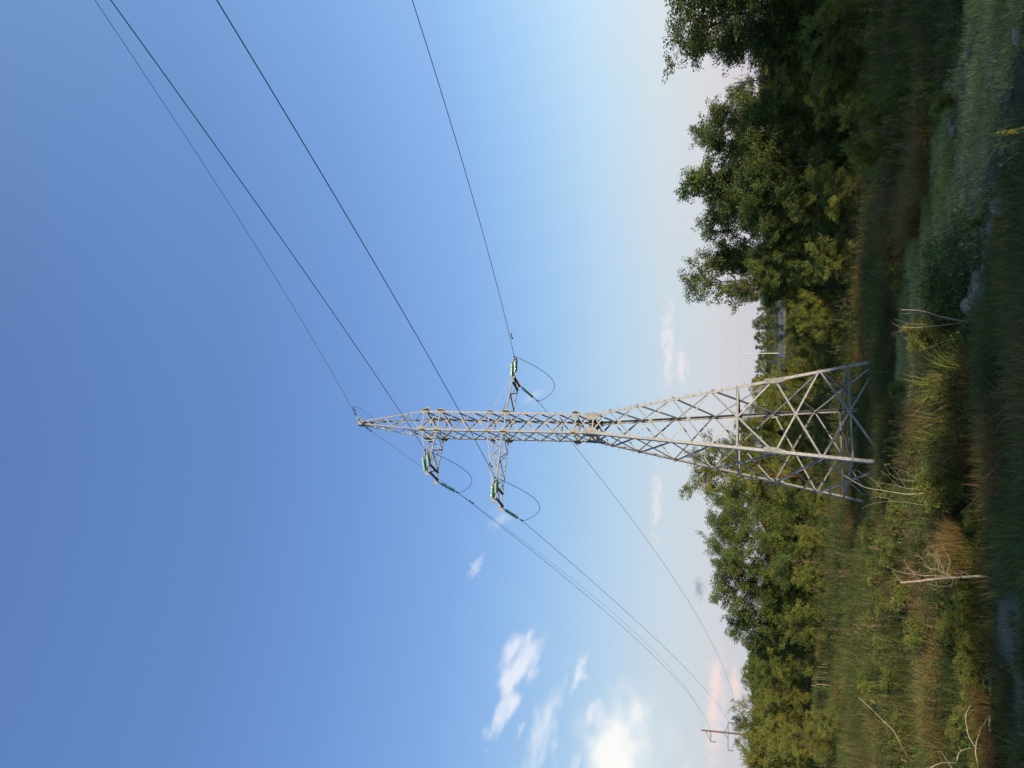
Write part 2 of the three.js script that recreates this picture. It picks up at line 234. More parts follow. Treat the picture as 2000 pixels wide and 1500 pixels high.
{
  const step = new THREE.CylinderGeometry(0.011, 0.011, 0.2, 5);
  for (const [i, [sx, sz]] of corners.entries()) {
    const a = V(-sx, 0, 0), b = V(0, 0, -sz);
    const low = part('leg', lbar(corner(sx, sz, -0.5), corner(sx, sz, WAIST), a, b, 0.15, 0.015), steelA, pylon);
    part('leg', lbar(corner(sx, sz, WAIST - 0.02), corner(sx, sz, TOP), a, b, 0.105, 0.012), steelB, pylon);
    if (i === 1 || i === 3) for (let h = 3.4, k = 0; h < 13.4; h += 0.36, k++) { const c = corner(sx, sz, h), m = part('step_bolt', step, boltSteel, low); if (k % 2) { m.rotation.z = Math.PI / 2; m.position.set(c.x + sx * 0.09, h, c.z - sz * 0.09); } else { m.rotation.x = Math.PI / 2; m.position.set(c.x - sx * 0.09, h, c.z + sz * 0.09); } }
  }
  const lowNodes = [13.8, 12.87, 11.41, 9.5, 7.54, 4.47, 2.4, -0.3], upNodes = [13.8, 14.73, 15.75, 16.8, 17.78, 18.73, 19.7, 20.76, 21.73, 22.73, 23.75];
  const X = (nodes, w, mat) => { for (let k = 0; k < nodes.length - 1; k++) for (const [c1, c2, n] of faces) {
    const [a, b] = [nodes[k], nodes[k + 1]], ww = typeof w === 'function' ? w(a) : w;
    part('diagonal_brace', facebar(corner(...corners[c1], a), corner(...corners[c2], b), n, ww, 0.01, 0.008, !!n.x), mat, pylon);
    part('diagonal_brace', facebar(corner(...corners[c2], a), corner(...corners[c1], b), n, ww, 0.01, -0.03, false, true), mat, pylon);
  } };
  X(lowNodes, (h) => h > 9 ? 0.068 : 0.082, steelA); X(upNodes, 0.056, steelB);
  for (const [h, w, m] of [[1.13, 0.085, steelC], [6.22, 0.095, steelA], [13.72, 0.075, steelA], [14.7, 0.065, steelB], [15.7, 0.056, steelB], [18.73, 0.065, steelB], [19.7, 0.055, steelB], [22.73, 0.065, steelB], [23.72, 0.055, steelB]])
    for (const [c1, c2, n] of faces) part('horizontal_strut', facebar(corner(...corners[c1], h), corner(...corners[c2], h), n, w, 0.01, 0.016), m, pylon);
  for (const h of [1.2, 6.3, 13.65]) for (const s of [-1, 1]) part('plan_brace', facebar(corner(-1, s, h), corner(1, -s, h + 0.02), V(0, 1, 0), 0.08, 0.01, s * 0.02), steelC, pylon);
  // splice and gusset plates, with their bolts
  const boltG = new THREE.CylinderGeometry(0.017, 0.017, 0.02, 6); boltG.rotateX(Math.PI / 2);
  const addPlate = (ci, fi, h, outline, bolts, mat) => {
    const [c1, c2, n] = faces[fi], me = corners[ci], o = corner(...me, h), up = corner(...me, h + 0.5).sub(corner(...me, h - 0.5)).normalize(), other = corners[ci === c1 ? c2 : c1];
    const ex = V(other[0] - me[0], 0, other[1] - me[1]).normalize(), ey = up.clone().addScaledVector(n, -up.dot(n)).normalize(), or = o.clone().addScaledVector(n, 0.02);
    const p = part('gusset_plate', plate(outline, or, ex, ey, n, 0.014), mat, pylon);
    if (bolts) { const gs = bolts.map(([x, y]) => { const b = boltG.clone(); b.applyQuaternion(new THREE.Quaternion().setFromUnitVectors(V(0, 0, 1), n)); const q = or.clone().addScaledVector(ex, x).addScaledVector(ey, y).addScaledVector(n, 0.02); b.translate(q.x, q.y, q.z); return b; }); const bm = part('bolts', mergeGeometries(gs), boltSteel, p); bm.userData.kind = 'stuff'; }
  };
  const splice = [[-0.02, -0.55], [0.13, -0.5], [0.36, -0.18], [0.36, 0.16], [0.2, 0.42], [-0.02, 0.45]], long = [[-0.03, -0.5], [0.2, -0.5], [0.26, -0.12], [0.26, 0.12], [0.2, 0.5], [-0.03, 0.5]];
  const mid = [[-0.2, 0], [-0.02, -0.22], [0.22, -0.2], [0.3, 0], [0.22, 0.2], [-0.02, 0.24]], armp = [[-0.16, -0.12], [-0.02, -0.26], [0.16, -0.2], [0.22, 0.02], [0.14, 0.2], [-0.02, 0.24], [-0.16, 0.1]], topp = [[-0.24, -0.3], [0.16, -0.26], [0.24, 0.02], [0.1, 0.26], [-0.03, 0.24]];
  const rows = (y0, y1, n) => { const o = []; for (let i = 0; i < n; i++) { const y = lerp(y0, y1, i / (n - 1)); o.push([0.045, y], [0.11, y]); } return o; };
  for (const [fi, [c1, c2]] of faces.entries()) for (const ci of [c1, c2]) {
    addPlate(ci, fi, WAIST, splice, [...rows(-0.48, -0.1, 6), ...rows(0.06, 0.38, 5)], steelC);
    addPlate(ci, fi, 14.72, mid, rows(-0.12, 0.14, 4), steelC);
    addPlate(ci, fi, 4.47, long, [...rows(-0.42, -0.12, 5), ...rows(0.12, 0.42, 5)], steelC);
    addPlate(ci, fi, 18.73, armp, rows(-0.14, 0.14, 4), steelC); addPlate(ci, fi, 19.7, armp.map(([x, y]) => [x * 0.7, y * 0.7]), rows(-0.08, 0.08, 2), steelC);
    addPlate(ci, fi, 22.73, armp, rows(-0.14, 0.14, 4), steelC); addPlate(ci, fi, 23.74, topp, rows(-0.18, 0.1, 4), steelC);
  }
  // the pointed top
  const pk = new THREE.Group(); pk.name = 'peak'; pylon.add(pk);
  for (const [sx, sz] of corners) part('chord', lbar(corner(sx, sz, TOP), corner(sx, sz, PEAK), V(-sx, 0, 0), V(0, 0, -sz), 0.07, 0.01), steelB, pk);
  const zig = [23.85, 24.75, 25.6, 26.45, 27.15, 27.7, 28.0];
  for (const [fi, [c1, c2, n]] of faces.entries()) for (let k = 0; k < zig.length - 1; k++) { const [a, b] = k % 2 ? [c2, c1] : [c1, c2]; part('zigzag_brace', facebar(corner(...corners[a], zig[k]), corner(...corners[b], zig[k + 1]), n, 0.045, 0.008, fi % 2 ? 0.008 : -0.02), steelB, pk); }
  const cap = new THREE.BoxGeometry(0.3, 0.3, 0.02); for (const [, , n] of faces) { const m = part('cap_plate', cap, steelC, pk); m.position.set(n.x * 0.15, PEAK - 0.02, n.z * 0.15); if (n.x) m.rotation.y = Math.PI / 2; }
}
// cross arms: tip x, half width of the tip, heights of the upper and lower chords at the body and of the tip
const ARMS = { topLeft: [-3.21, 0.67, 23.72, 22.73, 22.70], lowLeft: [-4.56, 0.67, 19.70, 18.73, 18.56], lowRight: [2.95, 0.55, 19.70, 18.73, 18.67] };
function crossArm([xt, w, hu, hl, ht], n, single, label) {
  const g = new THREE.Group(); g.name = 'cross_arm'; g.userData.label = label; pylon.add(g); const sx = Math.sign(xt), B = (h, sz) => corner(sx, sz, h), Tp = (sz) => V(xt, ht, sz * w), up = V(0, 1, 0);
  const lo = (sz, t) => B(hl, sz).lerp(Tp(sz), t), hi = (sz, t) => B(hu, sz).lerp(Tp(sz).add(V(0, 0.05, 0)), t);
  for (const sz of [-1, 1]) {
    part('chord', lbar(B(hl, sz), Tp(sz), V(0, 0, -sz), V(0, 1, 0), 0.066, 0.01), steelB, g);
    part('chord', lbar(B(hu, sz), Tp(sz).add(V(0, 0.06, 0)), V(0, 0, -sz), V(0, -1, 0), single ? 0.042 : 0.05, 0.008), steelB, g);
    if (!single) for (let k = 1; k < n; k++) { const t = k / n, t2 = (k - 1) / n + 0.02; part('arm_brace', facebar(hi(sz, t), lo(sz, t), V(0, 0, sz), 0.045, 0.007, 0.01), steelB, g); part('arm_brace', facebar(k % 2 ? hi(sz, t2) : lo(sz, t2), k % 2 ? lo(sz, t) : hi(sz, t), V(0, 0, sz), 0.045, 0.007, 0.01), steelB, g); }
    const pl = new THREE.BoxGeometry(0.34, 0.05, 0.025); pl.translate(xt + sx * 0.1, ht + 0.02, sz * (w + 0.03)); part('end_plate', pl, steelC, g);
    part('end_plate', plate([[-0.18, -0.1], [0.12, -0.14], [0.2, 0], [0.1, 0.16], [-0.14, 0.12]], V(xt, ht + 0.02, sz * (w + 0.015)), V(1, 0, 0), up, V(0, 0, sz), 0.016), steelC, g);
  }
  for (let k = 0; k < n; k++) { const s = k % 2 ? -1 : 1; part('arm_brace', facebar(lo(s, k / n), lo(-s, (k + 1) / n), up, 0.055, 0.008, 0.012), steelC, g); }
  for (const t of [0.82, 0.97]) part('end_bar', facebar(lo(-1, t), lo(1, t), up, 0.09, 0.012, 0.004), steelC, g);
  return g;
}
crossArm(ARMS.topLeft, 4, false, 'short braced upper cross arm'); crossArm(ARMS.lowLeft, 5, false, 'long braced lower cross arm'); crossArm(ARMS.lowRight, 4, true, 'lower cross arm hung from thin ties');

// ------------------------------------------------------------------ insulators and wires
const toWorld = (v) => v.clone().applyAxisAngle(V(0, 1, 0), PTURN).add(V(PX, 0, PZ));
const glass = new THREE.MeshPhysicalMaterial({ color: rgb(0.48, 0.71, 0.61), roughness: 0.07, transmission: 0.5, thickness: 0, ior: 1.5 });
const ironware = new THREE.MeshStandardMaterial({ color: rgb(0.14, 0.13, 0.12), roughness: 0.6, metalness: 0.3 });
const wireMat = new THREE.MeshStandardMaterial({ color: rgb(0.05, 0.052, 0.058), roughness: 0.6, metalness: 0.2 });
const discGeo = new THREE.LatheGeometry([[0.012, 0.012], [0.05, 0.016], [0.1, 0.022], [0.103, 0.028], [0.094, 0.036], [0.06, 0.048], [0.042, 0.052]].map(([x, y]) => new THREE.Vector2(x, y)), 16); discGeo.rotateX(Math.PI / 2);
const capGeo = new THREE.CylinderGeometry(0.036, 0.045, 0.075, 8); capGeo.rotateX(Math.PI / 2); capGeo.translate(0, 0, 0.09);
function stringOf(from, to, rows, n, label, group, startAt, pitch = 0.14) {
  const d = to.clone().sub(from), len = d.length(), g = thing('insulator_string', label, 'insulator', from.toArray(), 0, group); g.quaternion.setFromUnitVectors(V(0, 0, 1), d.normalize());
  const inv = g.quaternion.clone().invert(), side = V(Math.cos(PTURN), 0, -Math.sin(PTURN)).multiplyScalar(0.17).add(V(0, -0.08, 0)).applyQuaternion(inv); side.z = 0;
  const s1 = startAt + n * pitch + 0.05;
  part('link', tube([V(0, 0, 0), V(0, 0, startAt)], [0.028, 0.028], 6), ironware, g); part('link', tube([V(0, 0, s1), V(0, 0, len)], [0.022, 0.022], 6), ironware, g);
  for (const r of rows === 2 ? [-1, 1] : [0]) { const o = side.clone().multiplyScalar(r);
    part('pin', tube([V(o.x, o.y, startAt - 0.02), V(o.x, o.y, s1)], [0.016, 0.016], 5), ironware, g);
    for (let k = 0; k < n; k++) { const m = part('glass_disc', discGeo, glass, g); m.position.set(o.x, o.y, startAt + k * pitch); const c = part('metal_cap', capGeo, ironware, m); c.position.set(0, 0, -0.02); } }
  if (rows === 2) for (const z of [startAt - 0.02, s1]) { const a = side.clone().multiplyScalar(1.2), b = side.clone().multiplyScalar(-1.2); part('yoke_plate', tube([V(a.x, a.y, z), V(b.x, b.y, z)], [0.035, 0.035], 5), ironware, g); }
  const cl = new THREE.CapsuleGeometry(0.04, 0.18, 3, 8); cl.rotateX(Math.PI / 2); cl.translate(0, 0, len - 0.08); part('clamp', cl, ironware, g);
}
function wire(label, group, pts, r, dampers = []) {
  const g = thing('overhead_wire', label, 'wire', [0, 0, 0], 0, group); part('conductor', tube(pts, pts.map(() => r), 5), wireMat, g);
  for (const k of dampers) { const p = pts[k], t = pts[k + 1].clone().sub(pts[k]).normalize(); const gs = [tube([p, p.clone().add(V(0, -0.09, 0))], [0.025, 0.025], 5)]; for (const s of [-1, 1]) { const a = p.clone().add(V(0, -0.1, 0)).addScaledVector(t, s * 0.1), b = p.clone().add(V(0, -0.13, 0)).addScaledVector(t, s * 0.24); gs.push(tube([p.clone().add(V(0, -0.09, 0)), a], [0.01, 0.01], 4), tube([a, b], [0.035, 0.04], 6)); } part('vibration_damper', mergeGeometries(gs), ironware, g); }
}
const NAZ = rad(30), FAZ = rad(-149.5), POLE_D = 165;
const nearDir = (s) => V(Math.sin(NAZ), s, Math.cos(NAZ)), farDir = (s) => V(Math.sin(FAZ), s, Math.cos(FAZ));
const nearEnd = {}, farEnd = {};
const armWords = { topLeft: 'upper cross arm', lowLeft: 'long lower cross arm', lowRight: 'tied lower cross arm' };
const nearLen = { topLeft: [3.0, -0.34], lowLeft: [3.0, -0.32], lowRight: [2.1, -0.3] }, farLen = { topLeft: [1.65, -0.46], lowLeft: [1.9, -0.36], lowRight: [2.0, -0.34] };
for (const k in ARMS) {
  const [xt, w, , , ht] = ARMS[k], A = toWorld(V(xt, ht, w)), B = toWorld(V(xt, ht, -w));
  nearEnd[k] = A.clone().addScaledVector(nearDir(nearLen[k][1]), nearLen[k][0]); farEnd[k] = B.clone().addScaledVector(farDir(farLen[k][1]), farLen[k][0]);
  stringOf(A, nearEnd[k], 2, k === 'lowRight' ? 10 : 12, 'double green glass insulator string on the ' + armWords[k], 'double insulator strings', k === 'lowRight' ? 0.3 : 0.75);
  stringOf(B, farEnd[k], 1, 9, 'single green glass insulator string behind the ' + armWords[k], 'single insulator strings', 0.42, 0.13);
}
const peakP = V(PX, PEAK - 0.02, PZ);
nearEnd.peak = peakP.clone().addScaledVector(nearDir(-0.14), 1.35); farEnd.peak = peakP.clone().addScaledVector(farDir(-0.16), 1.05);
stringOf(peakP, nearEnd.peak, 1, 1, 'single glass disc insulator facing the bank at the pylon peak', null, 0.7); stringOf(peakP, farEnd.peak, 1, 1, 'single glass disc insulator facing the far pole at the pylon peak', null, 0.6);
const nearWire = { topLeft: [-0.095, 0.001, 4], lowLeft: [-0.085, 0.001, 3], lowRight: [-0.155, 0.0016, 4], peak: [-0.21, 0.0018, 1] };
const farWireEnd = { topLeft: far(1390, 1446, POLE_D), lowLeft: far(1424, 1412, POLE_D), lowRight: far(1428, 1464, POLE_D), peak: far(1371, 1427, POLE_D) };
const farSag = { topLeft: 3.7, lowLeft: 1.6, lowRight: 4.8, peak: 5.5 };
const wireWords = { topLeft: 'upper phase wire', lowLeft: 'phase wire of the long lower arm', lowRight: 'phase wire of the tied lower arm', peak: 'thin earth wire' };
for (const k in nearWire) {
  const [s, c, dk] = nearWire[k], pts = [], r = k === 'peak' ? 0.009 : 0.0138;
  for (let t = 0; t <= 62; t += 0.5) pts.push(nearEnd[k].clone().add(V(Math.sin(NAZ) * t, s * t + c * t * t, Math.cos(NAZ) * t)));
  wire(wireWords[k] + ' running from the pylon over the near bank', null, pts, r, [dk]);
  const fp = []; for (let i = 0; i <= 90; i++) { const t = i / 90; fp.push(farEnd[k].clone().lerp(farWireEnd[k], t).add(V(0, -4 * farSag[k] * t * (1 - t), 0))); }
  wire(wireWords[k] + ' running from the pylon to the far brown pole', null, fp, r, k === 'topLeft' ? [1] : []);
  if (k !== 'peak') { const jp = []; for (let i = 0; i <= 30; i++) { const t = i / 30; jp.push(nearEnd[k].clone().lerp(farEnd[k], t).add(V(0, -1.55 * Math.pow(Math.sin(Math.PI * Math.pow(t, 1.12)), 0.8), 0))); } const j = part(numbered('jumper_wire'), tube(jp, jp.map(() => 0.015), 5), wireMat, scene); tag(j, 'slack jumper loop hanging under the ' + armWords[k], 'wire'); }
}
{ const jp = new THREE.CatmullRomCurve3([nearEnd.peak.clone(), nearEnd.peak.clone().add(V(0.35, 0.1, -0.3)), peakP.clone().add(V(0.75, -0.3, 0.3)), toWorld(V(0.3, 27.3, 0.1))]).getPoints(20); const j = part(numbered('jumper_wire'), tube(jp, jp.map(() => 0.008), 5), wireMat, scene); tag(j, 'thin earth wire jumper bent round the pylon peak', 'wire'); }
{ // the next pole of the line, far off
  const top = far(1370, 1426, POLE_D), base = V(top.x + 0.3, 0, top.z); base.y = ground(base.x, base.z); const g = thing('utility_pole', 'far brown utility pole with thin steel cross arms above the bushes', 'utility pole', base.toArray());
  const brown = new THREE.MeshStandardMaterial({ color: rgb(0.13, 0.08, 0.07), roughness: 0.8 }), L = (p) => p.clone().sub(base), tp = L(top);
  part('pole', tube([V(0, -0.5, 0), V(0, tp.y * 0.5, 0).lerp(tp, 0.2), tp], [0.21, 0.18, 0.14], 8), brown, g);
  const ax = [L(far(1422, 1411, POLE_D)), L(far(1422, 1465, POLE_D))], up = [L(far(1388, 1428, POLE_D)), L(far(1388, 1448, POLE_D))];
  for (const [a, b] of [ax, up]) part('cross_arm', tube([a, b], [0.07, 0.07], 5), ironware, g);
  for (const [a, b] of [[L(far(1414, 1431, POLE_D)), ax[0].clone().lerp(ax[1], 0.1)], [L(far(1414, 1433, POLE_D)), ax[1].clone().lerp(ax[0], 0.4)], [L(far(1379, 1428, POLE_D)), up[1]]]) part('arm_tie', tube([a, b], [0.06, 0.06], 5), ironware, g);
  for (const p of [ax[0], ax[1], up[1]]) part('insulator', tube([p, p.clone().add(V(0, -1.0, 0))], [0.09, 0.09], 6), ironware, g);
}

// ------------------------------------------------------------------ leaves, bark and grass
const leafMat = new THREE.MeshPhysicalMaterial({ color: rgb(1, 1, 1), roughness: 1, transmission: 0.22, thickness: 0, vertexColors: true, side: THREE.DoubleSide, specularIntensity: 0.5 });
const grassMat = new THREE.MeshPhysicalMaterial({ color: rgb(1, 1, 1), roughness: 1, transmission: 0.22, thickness: 0, vertexColors: true, side: THREE.DoubleSide, specularIntensity: 0.35 });
const barkMat = new THREE.MeshStandardMaterial({ map: texture(256, (u, v) => { const n = tile(u, v * 0.999, 18, 4, 2), m = tile(u, v, 4, 3, 6); return [0.36 * n + 0.14 + 0.05 * m, 0.31 * n + 0.12, 0.25 * n + 0.09]; }), roughness: 0.95 });
const rustBark = new THREE.MeshStandardMaterial({ map: texture(128, (u, v) => { const n = tile(u, v, 14, 4, 4); return [0.34 + 0.35 * n, 0.2 + 0.22 * n, 0.07 + 0.1 * n]; }), roughness: 0.95 });
const deadMat = new THREE.MeshStandardMaterial({ map: texture(256, (u, v) => { const n = tile(u, v, 22, 4, 12), m = tile(u, v, 5, 3, 1); return [0.50 + 0.28 * n - 0.1 * m, 0.46 + 0.27 * n - 0.1 * m, 0.38 + 0.22 * n - 0.06 * m]; }), roughness: 0.9 });
// a leafy bough end: many small folded leaves round a short twig, each leaf with its own tone
function leafClump(seed, n, len, wid, spread) {
  const r = rng(seed), pos = [], uv = [], col = []; const q = new THREE.Quaternion(), e = new THREE.Euler();
  for (let i = 0; i < n; i++) {
    const o = V(r() - 0.5, r() - 0.5, r() - 0.5).normalize().multiplyScalar(spread * (0.25 + 0.8 * Math.cbrt(r())) * (r() < 0.12 ? 1.35 : 1)); o.y *= 0.72; q.setFromEuler(e.set((r() - 0.5) * 2.4, r() * 6.28, (r() - 0.5) * 2.4));
    const s = 0.65 + 0.7 * r(), t = 0.72 + 0.56 * r(), w = r(), P = [V(0, 0, 0), V(-wid * s, 0.25 * wid, len * 0.45 * s), V(0, -0.08 * len, len * s), V(wid * s, 0.25 * wid, len * 0.45 * s)].map((p) => p.applyQuaternion(q).add(o));
    for (const k of [0, 1, 2, 0, 2, 3]) { pos.push(P[k].x, P[k].y, P[k].z); uv.push(k === 1 ? 0 : k === 3 ? 1 : 0.5, k === 2 ? 1 : 0); col.push(t * (0.9 + 0.25 * w), t, t * (1.05 - 0.3 * w)); }
  }
  const g = flat(pos, uv); g.setAttribute('color', new THREE.Float32BufferAttribute(col, 3)); return g;
}
const clumps = [leafClump(11, 46, 0.13, 0.044, 0.36), leafClump(12, 44, 0.14, 0.048, 0.38), leafClump(13, 50, 0.12, 0.042, 0.35)], coarse = leafClump(14, 60, 0.34, 0.13, 0.8), fine = [leafClump(21, 40, 0.06, 0.018, 0.17), leafClump(22, 36, 0.07, 0.02, 0.18)];
const bent = (r, a, b, bow, n) => { const m = a.clone().lerp(b, 0.5).add(V((r() - 0.5) * bow, (r() - 0.2) * bow, (r() - 0.5) * bow)); return new THREE.QuadraticBezierCurve3(a, m, b).getPoints(n); };
const M4 = new THREE.Matrix4(), Q4 = new THREE.Quaternion(), E4 = new THREE.Euler();
function place(p, r, s, tilt = 3.1) { Q4.setFromEuler(E4.set((r() - 0.5) * tilt, r() * 6.283, (r() - 0.5) * tilt)); return new THREE.Matrix4().compose(p, Q4, V(s, s, s)); }
// a broadleaf tree ten metres tall: trunk, limbs and a crown of sprig clumps
function growTree(seed, o) {
  const r = rng(seed), H = 10, wood = [], boughs = [], list = [], lean = V((r() - 0.5) * 0.9, 0, (r() - 0.5) * 0.9);
  const stems = o.stems ?? 1, tips = [];
  for (let s = 0; s < stems; s++) {
    const a0 = r() * 6.283, foot = V(Math.cos(a0), 0, Math.sin(a0)).multiplyScalar(stems > 1 ? 0.35 : 0), topH = H * (o.trunk ?? 0.8) * (s ? 0.7 + 0.25 * r() : 1), top = V(foot.x * (stems > 1 ? 4.5 : 1) + lean.x, topH, foot.z * (stems > 1 ? 4.5 : 1) + lean.z);
    const tp = bent(r, foot.clone().setY(-0.3), top, 0.7, 9); wood.push(tube(tp, tp.map((_, i) => lerp(o.thick ?? 0.17, 0.025, Math.pow(i / 9, 0.8)) / Math.sqrt(stems)), 6));
    tips.push([top, 0.55, 1]);
    const n = Math.round(o.limbs / stems);
    for (let i = 0; i < n; i++) {
      const t = lerp(o.from, 1, (i + r() * 0.8) / n), at = tp[Math.min(9, Math.round(t * 9))], az = i * 2.4 + r() * 1.1, L = o.spread * o.profile(t) * (0.6 + 0.6 * r()), rise = o.rise * (0.4 + 1.0 * r());
      const end = at.clone().add(V(Math.cos(az) * L, L * rise + (r() < 0.3 ? o.spike * r() : 0), Math.sin(az) * L)); if (end.y > H * 1.02) end.y = H * (0.94 + 0.07 * r());
      const lp = bent(r, at, end, 0.5 * L * 0.4, 5); boughs.push(tube(lp, lp.map((_, k) => lerp(0.055, 0.012, k / 5)), 4, false)); tips.push([end, 0.5 + 0.35 * r(), 1]);
      for (let k = 0; k < o.sub; k++) { const u = 0.3 + 0.6 * r(), c = lp[Math.round(u * 5)], b = c.clone().add(V((r() - 0.5) * 1.7, 0.15 + (r() - 0.3) * 1.2, (r() - 0.5) * 1.7)); const bp = bent(r, c, b, 0.2, 3); boughs.push(tube(bp, [0.02, 0.016, 0.012, 0.008], 3, false)); tips.push([b, 0.35 + 0.3 * r(), 0.8]); }
    }
  }
  const col = new THREE.Color();
  for (const [c, rr, dens] of tips) {
    const n = Math.max(1, Math.round(o.leaf * dens * (0.35 + 1.3 * r()))), tint = (r() - 0.5) * 0.45, yel = r();
    for (let i = 0; i < n; i++) {
      const d = V(r() - 0.5, r() - 0.5, r() - 0.5).normalize().multiplyScalar(rr * 0.9 * Math.cbrt(r())); d.y *= 0.8;
      const b = (1 + tint) * (0.85 + 0.3 * r()); col.setRGB(o.color[0] * b * (0.88 + 0.34 * yel), o.color[1] * b, o.color[2] * b * (1.1 - 0.3 * yel)); const sc = (0.7 + 0.55 * r()) * (o.size ?? 1); Q4.setFromEuler(E4.set((r() - 0.5) * 1.0, r() * 6.283, (r() - 0.35) * 1.3, 'YXZ')); list.push([new THREE.Matrix4().compose(c.clone().add(d), Q4, V(sc * 1.55, sc * 0.72, sc * 0.9)), col.clone()]);
    }
  }
  return { wood: mergeGeometries(wood), boughs: mergeGeometries(boughs), list, sprig: o.sprig ?? clumps[seed % 3] };
}
const round = (t) => Math.sqrt(Math.max(0.05, 1 - Math.pow(Math.abs(t - 0.52) / 0.56, 2.2))), cone = (t) => 1.12 - 0.85 * t, tall = (t) => 0.55 + 0.45 * Math.sin(Math.PI * Math.min(1, t * 0.95));
const ALDER = [0.082, 0.122, 0.028], MAPLE = [0.088, 0.13, 0.028], WILLOW = [0.145, 0.168, 0.03], SHRUB = [0.15, 0.178, 0.032];   // leaf colours of the kinds
const kinds = {
  alder: { limbs: 26, sub: 4, leaf: 4.2, from: 0.1, spread: 2.6, rise: 0.45, spike: 1.6, profile: cone, trunk: 0.95, color: ALDER },
  alderB: { limbs: 24, sub: 4, leaf: 4.0, from: 0.1, spread: 2.3, rise: 0.7, spike: 2.2, profile: tall, trunk: 0.9, color: ALDER },
  willow: { limbs: 36, sub: 5, leaf: 3.9, from: 0.06, spread: 3.4, rise: 0.5, spike: 1.2, profile: round, trunk: 0.78, stems: 3, color: WILLOW },
  ash: { limbs: 26, sub: 5, leaf: 3.6, from: 0.2, spread: 3.3, rise: 0.7, spike: 1.2, profile: round, trunk: 0.85, color: WILLOW },
  maple: { limbs: 40, sub: 5, leaf: 4.0, from: 0.06, spread: 3.2, rise: 0.4, spike: 0.6, profile: round, trunk: 0.85, color: MAPLE },
  shrub: { limbs: 36, sub: 4, leaf: 4.2, from: 0.04, spread: 4.2, rise: 0.6, spike: 0.8, profile: (t) => 0.75 + 0.3 * Math.sin(3 * t), trunk: 0.8, stems: 4, thick: 0.2, size: 1.25, color: SHRUB },
  spruce: { limbs: 60, sub: 1, leaf: 1.6, from: 0.08, spread: 2.3, rise: -0.12, spike: 0, profile: (t) => 1.05 - t, trunk: 0.99, color: [0.03, 0.05, 0.02] },
  bush: { limbs: 26, sub: 3, leaf: 2.2, from: 0.12, spread: 3.6, rise: 0.9, spike: 1.2, profile: (t) => 0.7 + 0.3 * Math.sin(3 * t), trunk: 0.85, stems: 5, thick: 0.12, size: 6.2, color: SHRUB, sprig: fine[0] },
};
const grown = new Map();
function model(kind, variant) { const key = kind + variant; if (!grown.has(key)) grown.set(key, growTree(variant * 97 + kind.length * 13 + 7, kinds[kind])); return grown.get(key); }
function plantTree(name, kind, variant, base, h, wide, label, category, group, keep = 1, bark = barkMat, shape) {
  const m = model(kind, variant), g = thing(name, label, category, base.toArray(), (variant * 1.7 + base.x * 0.9) % 6.28, group), sy = h / 10; g.scale.set(sy * wide, sy, sy * wide);
  part('trunk', m.wood, bark, g); part('branches', m.boughs, barkMat, g);
  copies('crown', shape ?? m.sprig, leafMat, keep < 1 ? m.list.filter((_, i) => (i * 0.618) % 1 < keep) : m.list, g); return g;
}
// px of the crown's top, py of its middle, distance
function tree(kind, variant, px, py, D, wide, label, opts = {}) {
  const t = far(px, py, D), y0 = ground(t.x, t.z); return plantTree(opts.name ?? 'broadleaf_tree', kind, variant, V(t.x, y0, t.z), t.y - y0, wide, label, opts.category ?? 'tree', opts.group, opts.keep, opts.bark, opts.shape);
}
// trees beyond the pylon
tree('ash', 1, 1346, 925, 74.9, 0.82, 'airy topped tree with a rusty brown trunk just behind the pylon leg', { bark: rustBark });
tree('maple', 1, 1378, 1020, 72.5, 0.72, 'broad sunlit tree beside the airy tree with the rusty trunk');
tree('maple', 2, 1383, 1085, 70.2, 0.75, 'rounded tree whose crown joins the broad sunlit tree, sun on one side');
tree('maple', 3, 1392, 1150, 73.7, 0.8, 'dark dense tree at the shaded end of the tall clump beyond the pylon');
tree('maple', 1, 1418, 1205, 77.2, 0.8, 'dark tree stepping down from the tall clump towards the stakes');
tree('maple', 2, 1452, 1250, 84.2, 0.75, 'low dark tree behind the round sunlit shrub');
tree('shrub', 1, 1522, 1218, 63.2, 0.82, 'round sunlit shrub standing before the dark trees', { name: 'leafy_shrub', category: 'shrub' });
tree('shrub', 2, 1545, 1120, 64.3, 0.8, 'low olive shrub under the rounded tree', { name: 'leafy_shrub', category: 'shrub' });
tree('shrub', 3, 1548, 1050, 63.2, 0.9, 'wide shrub spreading below the broad sunlit tree', { name: 'leafy_shrub', category: 'shrub' });
tree('shrub', 2, 1572, 985, 62.0, 0.85, 'dark green bush at the foot of the airy tree', { name: 'leafy_shrub', category: 'shrub' });
tree('maple', 2, 1392, 965, 84, 0.7, 'tree filling the space behind the airy tree with the rusty trunk');
tree('maple', 3, 1412, 905, 86, 0.62, 'tree behind the pylon leg, next to the airy tree');
tree('maple', 3, 1450, 1315, 98.3, 0.72, 'rounded tree rising behind the row of stakes');
tree('willow', 1, 1478, 1345, 86.6, 0.8, 'green willow behind the leaning stakes');
tree('ash', 2, 1434, 1378, 91.3, 0.5, 'slim tree with a lone sprig standing above the bushes', { keep: 0.4 });
tree('ash', 3, 1434, 1408, 81.9, 0.55, 'slender tree crowned by a leaning tuft next to the brown pole', { keep: 0.75 });
tree('willow', 2, 1472, 1400, 77.2, 0.8, 'broad willow in front of the brown pole');
tree('willow', 3, 1428, 1475, 65.5, 0.72, 'large yellow green willow beside the brown pole');
tree('willow', 1, 1500, 1440, 58.5, 0.8, 'lower yellow willow in front of the large willow');
tree('willow', 2, 1440, 1540, 67.9, 0.8, 'willow beyond the large yellow green willow');
tree('shrub', 1, 1585, 1405, 55.0, 0.85, 'dusky shrub over the brown grass belt', { name: 'leafy_shrub', category: 'shrub' });
